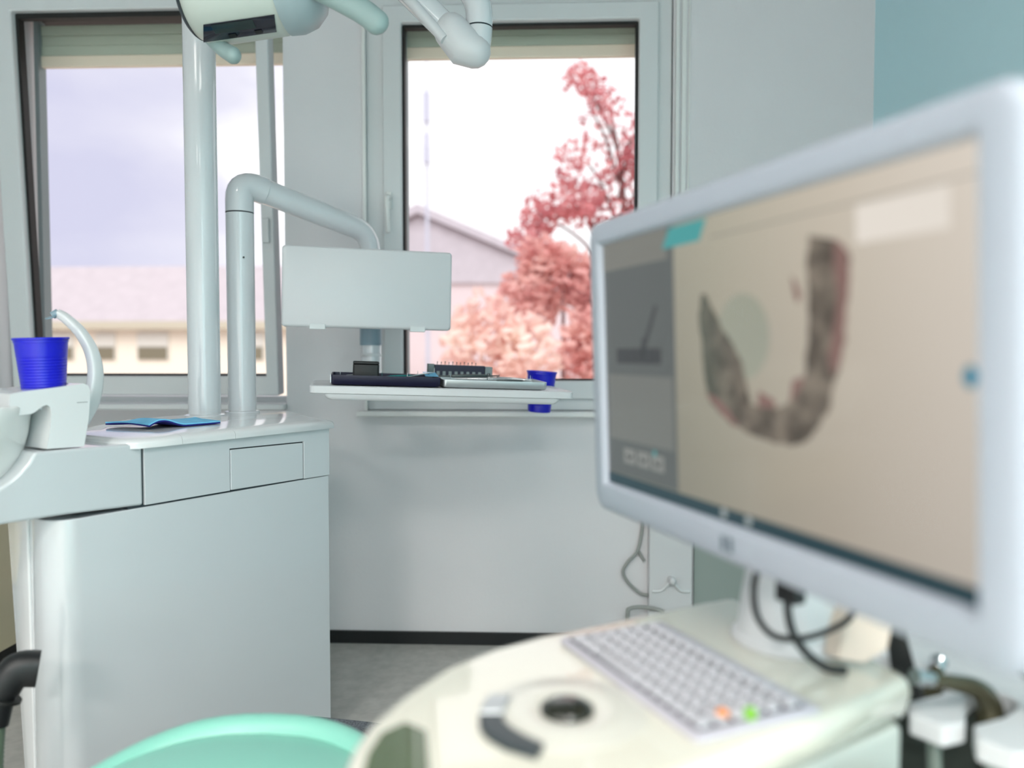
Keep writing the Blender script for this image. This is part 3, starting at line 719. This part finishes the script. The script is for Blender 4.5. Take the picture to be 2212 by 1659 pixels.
# ------------------------------------------------------------------ monitor
MM = Matrix.Translation((.178, .755, .984)) @ Matrix.Rotation(R(-68.337), 4, 'Z') @ Matrix.Rotation(R(2.0), 4, 'X')
mo = thing('monitor', 'large white framed monitor showing a scanned dental arch', 'monitor', MM)
SW, SH = .2655, .1494
b = nb()
outer = rrect(-.296, .302, -.187, .180, .022, 6)
def rr_in(i): return rrect(-.296+i, .302-i, -.187+i, .180-i, max(.004, .022-i*.5), 6)
inner = lambda g: rrect(-SW-g, SW+g, -SH-g, SH+g, .0035, 6)
Y_ = lambda pts, y: [V(x, y, z) for x, z in pts]
rows = [Y_(inner(.0005), .0005), Y_(inner(.0045), -.0075), Y_(rr_in(.008), -.0085), Y_(rr_in(.002), -.005), Y_(rr_in(0), .001), Y_(rr_in(0), .016)]
loft(b, rows, cap0=False, cap1=False); obj('bezel', b, 'bezel', mo, ang=50)
b = nb(); loft(b, [Y_(rr_in(.0005), .0165), Y_(rr_in(.001), .028), Y_(rr_in(.012), .044), Y_(rr_in(.05), .052)]); bk = obj('rear_housing', b, 'bezelb', mo, ang=40)
# screen and its picture; viewing-angle falloff is painted into the emission gradient
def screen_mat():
    m, nt, p = _mat('screen_falloff')
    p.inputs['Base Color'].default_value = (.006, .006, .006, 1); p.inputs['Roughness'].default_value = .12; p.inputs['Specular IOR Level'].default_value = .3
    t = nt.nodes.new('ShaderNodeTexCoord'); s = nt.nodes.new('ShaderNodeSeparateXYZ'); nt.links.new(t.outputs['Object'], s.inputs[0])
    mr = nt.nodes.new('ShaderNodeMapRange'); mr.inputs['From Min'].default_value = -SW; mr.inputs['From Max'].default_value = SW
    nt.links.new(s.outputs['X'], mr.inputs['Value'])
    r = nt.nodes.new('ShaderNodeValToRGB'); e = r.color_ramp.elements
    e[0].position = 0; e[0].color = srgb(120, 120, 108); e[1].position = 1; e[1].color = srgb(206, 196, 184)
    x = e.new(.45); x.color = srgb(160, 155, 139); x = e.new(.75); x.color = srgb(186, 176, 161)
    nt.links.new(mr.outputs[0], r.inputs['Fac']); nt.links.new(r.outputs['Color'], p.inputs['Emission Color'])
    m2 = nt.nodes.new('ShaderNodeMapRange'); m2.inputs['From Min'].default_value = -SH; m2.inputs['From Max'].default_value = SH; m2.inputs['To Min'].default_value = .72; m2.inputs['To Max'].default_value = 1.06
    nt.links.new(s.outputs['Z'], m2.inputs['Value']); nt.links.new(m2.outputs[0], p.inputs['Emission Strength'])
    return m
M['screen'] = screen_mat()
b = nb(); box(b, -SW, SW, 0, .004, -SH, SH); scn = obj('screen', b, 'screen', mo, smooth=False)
def disp(name, pts, mat, lay=1):
    b = nb(); prism(b, pts, -.0004*lay, -.0004*lay+.0003, lambda a, c, h: (a, h, c)); return obj(name, b, mat, scn, smooth=False)
def rct(x0, x1, z0, z1): return [(x0, z0), (x1, z0), (x1, z1), (x0, z1)]
for nm, rgb in (('ui_panel', (92, 96, 95)), ('ui_panel2', (112, 114, 110)), ('ui_bar', (44, 66, 74)), ('ui_teal', (72, 150, 150)), ('ui_white', (222, 214, 204)), ('ui_dot', (22, 120, 146)),
                ('ui_dark', (66, 68, 70)), ('ui_icon', (128, 130, 126)), ('ui_task', (150, 158, 158)), ('ui_blot', (150, 152, 137)), ('gum', (128, 100, 94)), ('ui_top', (118, 118, 112))):
    M[nm] = em(nm, rgb, 1.0, .2)
def arch_mat():
    m, nt, p = _mat('arch_scan'); p.inputs['Base Color'].default_value = (0, 0, 0, 1); p.inputs['Roughness'].default_value = .2; p.inputs['Specular IOR Level'].default_value = .2
    t = nt.nodes.new('ShaderNodeTexCoord'); n = nt.nodes.new('ShaderNodeTexNoise'); n.inputs['Scale'].default_value = 48; n.inputs['Detail'].default_value = 4
    nt.links.new(t.outputs['Object'], n.inputs['Vector'])
    r = nt.nodes.new('ShaderNodeValToRGB'); e = r.color_ramp.elements; e[0].position = .36; e[0].color = srgb(80, 73, 66); e[1].position = .66; e[1].color = srgb(128, 118, 106)
    nt.links.new(n.outputs['Fac'], r.inputs['Fac'])
    s = nt.nodes.new('ShaderNodeSeparateXYZ'); nt.links.new(t.outputs['Object'], s.inputs[0])
    mr = nt.nodes.new('ShaderNodeMapRange'); mr.inputs['From Min'].default_value = .02; mr.inputs['From Max'].default_value = -.05; mr.inputs['To Max'].default_value = .55
    nt.links.new(s.outputs['X'], mr.inputs['Value'])
    mx = nt.nodes.new('ShaderNodeMix'); mx.data_type = 'RGBA'; mx.inputs[7].default_value = srgb(76, 92, 82)
    nt.links.new(mr.outputs[0], mx.inputs[0]); nt.links.new(r.outputs['Color'], mx.inputs[6]); nt.links.new(mx.outputs[2], p.inputs['Emission Color'])
    p.inputs['Emission Strength'].default_value = 1.0
    return m
M['arch'] = arch_mat()
disp('side_panel', rct(-SW, -.100, -.135, SH), 'ui_panel', 1)
disp('side_panel', rct(-.258, -.106, -.092, -.012), 'ui_panel2', 2)
disp('side_panel', rct(-SW, -.112, .116, SH), 'ui_top', 2)
disp('task_bar', rct(-SW, SW, -SH, -.136), 'ui_bar', 2)
disp('tab_mark', [(-.121, .127), (-.049, .127), (-.036, .1475), (-.106, .1475)], 'ui_teal', 3)
disp('dialog_box', rct(.161, .243, .097, .125), 'ui_white', 1)
disp('top_line', rct(-.03, SW, .1275, .1285), 'ui_top', 1)
bl_ = [(.018+.040*math.cos(R(a)), .030+.040*math.sin(R(a))) for a in range(0, 360, 15)]
disp('soft_spot', bl_, 'ui_blot', 1)
disp('pointer_dot', [(.2585+.0052*math.cos(R(a)), .0075*math.sin(R(a))) for a in range(0, 360, 24)], 'ui_dot', 2)
for x in (-.222, -.188, -.155):
    disp('thumbnail', rct(x, x+.028, -.119, -.101), 'ui_icon', 3)
    disp('thumbnail_mark', [(x+.014+.007*math.cos(R(a)), -.108+.006*math.sin(R(a))) for a in range(180, 361, 30)]+[(x+.014+.004*math.cos(R(a)), -.108+.003*math.sin(R(a))) for a in range(360, 179, -30)], 'ui_dark', 4)
disp('thumbnail_mark', rct(-.150, -.144, -.102, -.096), 'ui_teal', 4)
for x in (-.015, .024): disp('task_icon', [(x+.005*math.cos(R(a)), -.1415+.005*math.sin(R(a))) for a in range(0, 360, 40)], 'ui_task', 3)
disp('scanner_picture', [(-.136, .066), (-.142, .068), (-.163, .034), (-.172, .030), (-.176, .012), (-.168, .006), (-.160, .026)], 'ui_dark', 2)
disp('scanner_picture', rct(-.235, -.130, .002, .020), 'ui_dark', 2)
def resample(P, n):
    P = [Vector((x, 0, z)) for x, z in P]; return [(p.x, p.z) for p in catmull(P, n)]
ao = [(-.046, .073), (-.050, .050), (-.046, .020), (-.044, -.005), (-.038, -.028), (-.020, -.043), (.006, -.054), (.040, -.060), (.078, -.064), (.102, -.059), (.118, -.046), (.132, -.028), (.138, -.008), (.148, .018), (.152, .050), (.155, .090), (.147, .093), (.140, .104)]
ai = [(.111, .109), (.108, .085), (.109, .060), (.108, .024), (.101, -.010), (.086, -.026), (.060, -.033), (.034, -.032), (.026, -.018), (.018, .006), (.006, .020), (-.010, .038), (-.028, .058), (-.040, .074)]
ro = resample(ao, 5); ri = resample(ai, 5)
jit = lambda P, s: [(x+random.uniform(-s, s), z+random.uniform(-s, s)) for x, z in P]
disp('arch_picture', jit(ro, .0016)+jit(ri, .0014), 'arch', 4)
disp('gum_picture', jit(resample([(.140, .104), (.155, .090), (.152, .050), (.148, .018), (.138, -.002), (.132, .012), (.139, .035), (.143, .060), (.139, .085)], 4), .001), 'gum', 5)
disp('gum_picture', jit(resample([(.042, -.020), (.062, -.026), (.062, -.034), (.040, -.034)], 4), .001), 'gum', 3)
disp('gum_picture', jit(resample([(.088, -.008), (.100, -.006), (.098, -.026), (.084, -.03)], 4), .001), 'gum', 3)
disp('gum_picture', jit(resample([(-.040, -.026), (-.010, -.047), (.012, -.054), (-.004, -.040), (-.028, -.026)], 4), .001), 'gum', 5)
disp('gum_picture', [(.089, .080), (.095, .074), (.101, .062), (.096, .056), (.092, .064)], 'gum', 4)
b = nb()
for x in (-.0085, .0030): box(b, x, x+.0056, -.0092, -.0084, -.1750, -.1610)
obj('maker_mark', b, 'mark', mo, smooth=False)
# stand
sd = thing('monitor_stand', 'white tapered monitor stand rising from the cart top', 'monitor stand', (.270, .862, ZS))
b = nb(); lathe(b, [(.062, ZS+.0005), (.062, ZS+.006), (.056, ZS+.012), (.052, ZS+.045), (.046, ZS+.085), (.043, ZS+.12), (.050, ZS+.15)], 40, Matrix.Translation((.270, .862, 0))); obj('column', b, 'white2', sd, world=True)
b = nb(); tube(b, catmull([V(.270, .862, ZS+.13), V(.270, .850, ZS+.19), V(.262, .815, ZS+.25), V(.246, .789, ZS+.30)], 5), [(.03, .045)]*16, 20); obj('neck', b, 'white2', sd, world=True)
b = nb(); tube(b, [V(.262, .800, .985), V(.231, .778, .985)], .045, 24); obj('hinge_mount', b, 'bezelb', sd, world=True)
b = nb(); pl = [V(.318, .812, .742), V(.352, .800, .722), V(.345, .793, .702), V(.320, .786, .690), V(.296, .788, .693), V(.305, .805, .720)]
loft(b, [pl, [p+V(-.01, .012, 0) for p in pl]]); obj('connector_flap', b, 'beige', sd, world=True)
# black bracket and cables behind the monitor
b = nb(); loft(b, [[V(.353, .822, .728), V(.368, .815, .728), V(.372, .828, .728), V(.357, .835, .728)], [V(.370, .832, .640), V(.394, .818, .640), V(.40, .832, .640), V(.376, .846, .640)]]); tag(obj('cable_bracket', b, 'black'), 'flat black bracket hanging behind the cart and monitor', 'bracket')
c1_ = [V(.222, .782, .80), V(.213, .790, .775), V(.212, .792, .750), V(.217, .790, .730), V(.231, .786, .716), V(.252, .782, .715), V(.277, .780, .722), V(.302, .782, .735), V(.312, .790, .75)]
cb1 = thing('monitor_cable', 'thin black cable looping left of the monitor stand', 'cable', (.222, .782, .715))
b = nb(); tube(b, catmull(c1_, 6), .0034, 10); obj('lead', b, 'black', cb1, world=True)
c2_ = [V(.240, .776, .760), V(.241, .774, .740), V(.246, .772, .722), V(.258, .770, .705), V(.276, .768, .692), V(.296, .770, .6885)]
cb2 = thing('plug_cable', 'black cable with square plug hanging below the monitor', 'cable', (.241, .774, .69))
b = nb(); tube(b, catmull(c2_, 6), .0042, 10); obj('lead', b, 'black', cb2, world=True)
b = nb(); box(b, -.013, .013, -.008, .008, -.012, .014, Matrix.Translation((.243, .776, .766)) @ Matrix.Rotation(R(-60), 4, 'Z')); obj('plug', b, 'black', cb2, world=True, bevel=.002)

# ------------------------------------------------------------------ instrument holder at the lower right
ZH = .632
ro_ = V(.616, -.788, 0); vo = V(-.70, -.714, 0)
h0 = V(.408, .950, 0)
def hp_(s, v): p = h0+ro_*s+vo*v; return (p.x, p.y)
sp = .064
pts = [hp_(-.15, -.17), hp_(-.12, .02), hp_(-.04, .08), hp_(-.026, .112)]
hole = [(-.0035, .092), (-.011, .072), (-.018, .052), (-.0215, .032)]+[(.022*math.cos(R(a)), .012-.022*math.sin(R(a))) for a in range(180, -1, -20)]+[(.0215, .032), (.018, .052), (.011, .072), (.0035, .092)]
for k in range(4):
    s_ = k*sp
    pts += [hp_(s_-.015, .120)]
    pts += [hp_(s_+x, y) for x, y in hole]
    pts += [hp_(s_+.015, .120)]
pts += [hp_(3*sp+.06, .118), hp_(3*sp+.06, -.17)]
ih = thing('instrument_holder', 'white instrument holder with round cut-outs right of the cart', 'instrument holder', (.5, .9, 0))
b = nb(); prism(b, pts, ZH-.022, ZH); obj('holder_plate', b, 'white2', ih, world=True, bevel=.003)
b = nb(); prism(b, [hp_(-.10, -.16), hp_(-.10, -.055), hp_(3*sp+.05, -.055), hp_(3*sp+.05, -.16)], .30, ZH-.0225); obj('holder_body', b, 'holdb', ih, world=True, bevel=.01)
b = nb(); prism(b, [hp_(-.04, -.14), hp_(-.04, -.06), hp_(.10, -.06), hp_(.10, -.14)], 0, .30); obj('holder_column', b, 'cartside', ih, world=True, bevel=.01)
def handpiece(label, pth, head, r0=.0165, r1=.0065):
    base = V(*pth[0])
    t = thing('handpiece', label, 'dental handpiece', (base.x, base.y, base.z), group='handpieces in the instrument holder')
    P = catmull([V(*p) for p in pth], 7); n = len(P)
    b = nb(); tube(b, P, [r0+(r1-r0)*(k/(n-1))**.8 for k in range(n)], 24); obj('handpiece_body', b, 'handp', t, world=True)
    d_ = (P[-1]-P[-2]).normalized(); tip = P[-1]
    b = nb(); tube(b, [tip-d_*.001, tip+d_*.002, tip+d_*.010, tip+d_*(.010+head*.5), tip+d_*(.010+head)], [r1*1.0, r1*1.15, r1*1.05, r1*1.3, r1*1.25], 20); obj('handpiece_head', b, 'steel', t, world=True)
    b = nb(); tube(b, catmull([base, base+V(.002, -.004, -.08), base+V(-.01, 0, -.22), base+V(.03, .06, -.36)], 6), .0085, 14); obj('supply_hose', b, 'tube', t, world=True)
    return t
handpiece('olive metal handpiece with bright steel head leaning over the holder', [(.477, .843, .585), (.472, .838, .625), (.454, .827, .647), (.424, .814, .659), (.395, .804, .667)], .012)
handpiece('olive handpiece partly hidden by the monitor corner at the right edge', [(.522, .783, .585), (.517, .788, .635), (.503, .796, .664), (.482, .806, .679)], .008, .0145)
handpiece('short dark handpiece lying in the cut-out nearest the cart', [(.440, .893, .58), (.441, .895, .612), (.446, .902, .628), (.452, .910, .634)], .006, .012, .008)

# ------------------------------------------------------------------ small things low on the window wall
wc = thing('wall_cable', 'grey cable loop hanging on the wall left of the white trunking', 'cable', (.31, W-.02, .19))
b = nb(); tube(b, catmull([V(.336, W-.012, .50), V(.333, W-.014, .42), V(.318, W-.016, .335), V(.285, W-.018, .295), V(.268, W-.018, .262), V(.285, W-.018, .225), V(.325, W-.016, .188), V(.350, W-.03, .186)], 6), .0055, 10); obj('lead', b, 'cable', wc, world=True)
b = nb(); tube(b, [V(.320, W-.012, .330), V(.340, W-.012, .296)], .005, 10); obj('clip', b, 'cable', wc, world=True)
sk = thing('wall_rail', 'grey square tube rail standing at the foot of the wall', 'rail', (.33, W-.05, 0))
b = nb(); tube(b, catmull([V(.281, W-.05, .0), V(.281, W-.05, .125), V(.289, W-.05, .146), V(.33, W-.05, .151), V(.385, W-.07, .147), V(.394, W-.07, .126), V(.394, W-.07, 0)], 6), .007, 12); obj('rail_tube', b, 'cable', sk, world=True)
b = nb(); box(b, .20, .275, W-.06, W-.013, .0, .062); tag(obj('floor_socket', b, 'white2', bevel=.005), 'small white socket box at the foot of the wall', 'socket box')

# ------------------------------------------------------------------ ceiling lights
cl = thing('ceiling_light', 'square ceiling light panel nearest the windows and the blue wall', 'ceiling light', (.40, -.3, ZC-.03), group='ceiling light panels')
b = nb(); rframe(b, (-.31, .31, -.31, .31), (-.29, .29, -.29, .29), 0, .03, Matrix.Rotation(R(90), 4, 'X') @ Matrix.Translation((0, -.03, 0)) if False else Matrix(((1, 0, 0, 0), (0, 0, 1, 0), (0, 1, 0, 0), (0, 0, 0, 1)))); obj('frame', b, 'white2', cl)
b = nb(); box(b, -.29, .29, -.29, .29, .012, .022); obj('diffuser', b, 'lightp', cl, smooth=False)
for x, y, l in ((-1.05, -.3, 'square ceiling light panel above the dental unit'), (.40, -2.4, 'square ceiling light panel behind the camera near the blue wall'), (-1.05, -2.4, 'square ceiling light panel behind the camera on the left')):
    dup(cl, Matrix.Translation((x, y, ZC-.03)), l)

for x, y, PW in ((.40, -.3, 13), (-1.05, -.3, 10), (.40, -2.4, 114), (-1.05, -2.4, 114)):
    l = bpy.data.lights.new('panel_lamp', 'AREA'); l.shape = 'SQUARE'; l.size = .56; l.energy = PW; l.spread = R(SPR); l.color = (1, .952, .905)
    lo = bpy.data.objects.new('panel_lamp', l); COL.objects.link(lo); lo.location = (x, y, ZC-.02)

# ------------------------------------------------------------------ outdoors
b = nb(); box(b, -90, 60, W+.6, 120, -1.7, -1.5); o = struct('ground_outside', b, 'ground', smooth=False, label='pale ground outside the windows')
# long building seen through the tilted window
bd = thing('long_building', 'cream building with mauve roof and a row of windows beyond the tilted window', 'building', (-26, 40, -1.5))
b = nb(); box(b, -48, -12.6, 40, 50, -1.5, 2.6); obj('facade', b, 'facade', bd, world=True, smooth=False)
b = nb(); loft(b, [[V(-48.6, 39.2, 2.55), V(-12.2, 39.2, 2.55), V(-12.2, 50.8, 2.55), V(-48.6, 50.8, 2.55)], [V(-48.6, 44.6, 5.9), V(-12.2, 44.6, 5.9), V(-12.2, 45.4, 5.9), V(-48.6, 45.4, 5.9)]]); obj('roof', b, 'rooft', bd, world=True, smooth=False)
b = nb(); box(b, -48.6, -12.2, 39.15, 39.3, 2.15, 2.55); obj('fascia', b, 'fascia', bd, world=True, smooth=False)
x = -46.0; k = 0
while x < -15:
    w = 1.05 if k % 2 else 1.65
    b = nb(); box(b, x, x+w, 39.9, 40.0, .55, 2.0); wf = obj('window', b, 'wblind', bd, world=True, smooth=False)
    b = nb(); box(b, x+.06, x+w-.06, 39.86, 39.9, .60, 1.25); obj('pane', b, 'wglass', wf, world=True, smooth=False)
    x += w+1.15; k += 1
# gabled house seen through the closed window
hs = thing('gabled_house', 'grey roofed house behind the red tree', 'house', (-8.7, 60, -1.5))
HS = lambda a, c, h: (-8.68+(a+7.1)*1.222, h, 1+(c-1)*1.222)
b = nb(); prism(b, [(-14.5, -1.05), (2.5, -1.05), (2.5, 5.0), (-7.1, 8.8), (-14.5, 5.0)], 55, 68, HS); obj('house_wall', b, 'wallg', hs, world=True, smooth=False)
b = nb(); prism(b, [(-15.2, 4.9), (-7.1, 8.8), (3.2, 4.5), (3.2, 4.9), (-7.1, 9.3), (-15.2, 5.4)], 54, 69, HS); obj('roof', b, 'roofg', hs, world=True, smooth=False)
b = nb(); prism(b, [(-13.8, 4.9), (1.8, 4.9), (-7.1, 8.7)], 54.7, 54.97, HS); obj('gable_cladding', b, 'roofg', hs, world=True, smooth=False)
# mast
ms = thing('antenna_mast', 'thin grey mast rising behind the house roof', 'mast', (-5.6, 43, -1.5))
b = nb(); tube(b, [V(-6.35, 43, -1.5), V(-6.35, 43, 19.5)], [.13, .07], 10); mp = obj('pole', b, 'pole', ms, world=True)
for z in (14.2, 12.0):
    b = nb(); tube(b, [V(-6.35, 42.9, z-.8), V(-6.35, 42.9, z+.8)], [.2, .2], 10); obj('antenna', b, 'pole', ms, world=True)
# trees
def leafball(b, c, rx, ry, rz, n, size, hole=0.0):
    for _ in range(n):
        while True:
            p = V(random.uniform(-1, 1), random.uniform(-1, 1), random.uniform(-1, 1))
            if p.length <= 1: break
        q = V(c[0]+p.x*rx, c[1]+p.y*ry, c[2]+p.z*rz)
        if hole and noise.noise(q*1.7) < hole: continue
        s = size*random.uniform(.6, 1.3)
        u = V(random.gauss(0, 1), random.gauss(0, 1), random.gauss(0, 1)).normalized(); w = u.orthogonal().normalized()
        pts_ = [q+u*s, q+(u*.35+w*.55)*s, q+(-u*.5+w*.45)*s, q-u*s, q+(-u*.45-w*.5)*s, q+(u*.4-w*.5)*s]
        face(b, [b.verts.new(p_) for p_ in pts_])
tr = thing('plum_tree', 'tall red leaved tree with loose crown outside the closed window', 'tree', (1.5, 12, -1.5))
TY = 12.0
b = nb(); tube(b, catmull([V(1.25, TY, -1.5), V(1.2, TY, .3), V(1.05, TY, 1.8), V(1.2, TY, 3.2), V(1.0, TY, 4.6)], 5), [.10-.075*k/20 for k in range(21)], 10); trunk = obj('trunk', b, 'bark', tr, world=True)
crown = [((.75, TY, 4.55), .45, .5, .55), ((1.35, TY, 4.25), .65, .6, .55), ((.65, TY, 3.85), .55, .6, .40), ((1.45, TY, 3.55), .75, .7, .55), ((.35, TY, 3.30), .65, .6, .28), ((.0, TY, 3.05), .40, .4, .22),
         ((.65, TY, 2.95), .7, .6, .35), ((1.55, TY, 2.75), .65, .7, .5), ((-.15, TY, 2.72), .45, .5, .25), ((.35, TY, 2.45), .65, .5, .22), ((1.9, TY, 3.9), .5, .5, .8), ((.55, TY, 5.0), .28, .3, .35), ((1.8, TY, 4.8), .4, .4, .35)]
b = nb()
for c, rx, ry, rz in crown: leafball(b, c, rx, ry, rz, int(1500*rx*rz**.8), .062, -.06)
obj('foliage', b, 'leaf', tr, world=True, smooth=False)
b = nb()
for c, rx, ry, rz in crown:
    tube(b, catmull([V(1.12, TY, max(1.6, c[2]-1.0)), V((1.12+c[0])/2, TY+.05, c[2]-.35), V(*c)], 4), [.030-.0022*k for k in range(9)], 6)
obj('branches', b, 'bark', tr, world=True)
def shrub(label, blobs, mat, n, size):
    c0_ = blobs[0][0]
    t = thing('red_shrub', label, 'shrub', (c0_[0], c0_[1], -1.5), group='shrubs below the red tree')
    b = nb(); tube(b, [V(c0_[0], c0_[1], -1.5), V(c0_[0], c0_[1], c0_[2])], [.05, .02], 8); obj('stem', b, 'bark', t, world=True)
    b = nb()
    for c, rx, ry, rz in blobs: leafball(b, c, rx, ry, rz, int(n*rx*rz), size)
    obj('foliage', b, mat, t, world=True, smooth=False)
shrub('dense red shrub at the foot of the red tree', [((0.268, 10.9, 1.938), 0.715, .36, 0.447), ((1.027, 10.9, 1.804), 0.715, .36, 0.625), ((-0.223, 10.9, 1.670), 0.447, .36, 0.491), ((0.045, 10.9, 2.295), 0.447, .36, 0.313)], 'leaf2', 2000, .076)
shrub('pale salmon shrub low in the closed window, left half', [((-.70, 9.0, .95), .50, .4, .75), ((-.20, 9.0, .75), .45, .4, .7)], 'leaf3', 1500, .080)
shrub('salmon shrub low in the closed window beside the monitor', [((.95, 10.0, 1.15), .55, .4, .65), ((.55, 10.0, 1.05), .40, .4, .50), ((1.0, 10.0, .4), .55, .4, .6)], 'leaf2', 1500, .080)

# ------------------------------------------------------------------ light
wd = bpy.data.worlds.new('world'); SC.world = wd; wd.use_nodes = True; nt = wd.node_tree
bg = nt.nodes['Background']
tcw = nt.nodes.new('ShaderNodeTexCoord'); mpn = nt.nodes.new('ShaderNodeMapping'); mpn.inputs['Scale'].default_value = (1.6, 1.6, 4.0)
nz = nt.nodes.new('ShaderNodeTexNoise'); nz.inputs['Scale'].default_value = 2.4; nz.inputs['Detail'].default_value = 4
nt.links.new(tcw.outputs['Generated'], mpn.inputs['Vector']); nt.links.new(mpn.outputs[0], nz.inputs['Vector'])
sx = nt.nodes.new('ShaderNodeSeparateXYZ'); nt.links.new(tcw.outputs['Generated'], sx.inputs[0])
mr = nt.nodes.new('ShaderNodeMapRange'); mr.inputs['From Min'].default_value = -.50; mr.inputs['From Max'].default_value = -.20; mr.inputs['To Min'].default_value = -.22; mr.inputs['To Max'].default_value = .45
nt.links.new(sx.outputs['X'], mr.inputs['Value'])
ad = nt.nodes.new('ShaderNodeMath'); ad.operation = 'ADD'; nt.links.new(nz.outputs['Fac'], ad.inputs[0]); nt.links.new(mr.outputs[0], ad.inputs[1])
rp_ = nt.nodes.new('ShaderNodeValToRGB'); e = rp_.color_ramp.elements
e[0].position = .18; e[0].color = (.66, .66, .84, 1); e[1].position = .80; e[1].color = (1.25, 1.25, 1.27, 1)
q = e.new(.5); q.color = (.82, .81, .93, 1)
nt.links.new(ad.outputs[0], rp_.inputs['Fac']); nt.links.new(rp_.outputs['Color'], bg.inputs['Color'])
bg.inputs['Strength'].default_value = 1.0
facade_fill = bpy.data.lights.new('facade_fill', 'SUN'); facade_fill.energy = 1.6; facade_fill.angle = R(40); facade_fill.color = (1, .97, .93)  # fill lamp added to brighten the facades; the sky itself is overcast
so = bpy.data.objects.new('facade_fill', facade_fill); COL.objects.link(so); so.rotation_euler = (R(52), 0, R(-12)); so.location = (0, -10, 20)
for nm, x0, x1, z0, z1 in (('portal_a', -1.9, -.88, .84, 2.24), ('portal_b', -.6, .42, .82, 2.2)):
    l = bpy.data.lights.new(nm, 'AREA'); l.shape = 'RECTANGLE'; l.size = x1-x0; l.size_y = z1-z0; l.cycles.is_portal = True
    lo = bpy.data.objects.new(nm, l); COL.objects.link(lo); lo.location = ((x0+x1)/2, W+.30, (z0+z1)/2); lo.rotation_euler = (R(-90), 0, 0)

# ------------------------------------------------------------------ picture settings
vs = SC.view_settings
vs.view_transform = 'Standard'; vs.look = 'None'; vs.exposure = 0.08; vs.gamma = 1; vs.use_curve_mapping = False
SC.cycles.use_denoising = True
SC.cycles.max_bounces = 10; SC.cycles.diffuse_bounces = 6; SC.cycles.transparent_max_bounces = 12
SC.cycles.sample_clamp_indirect = 6
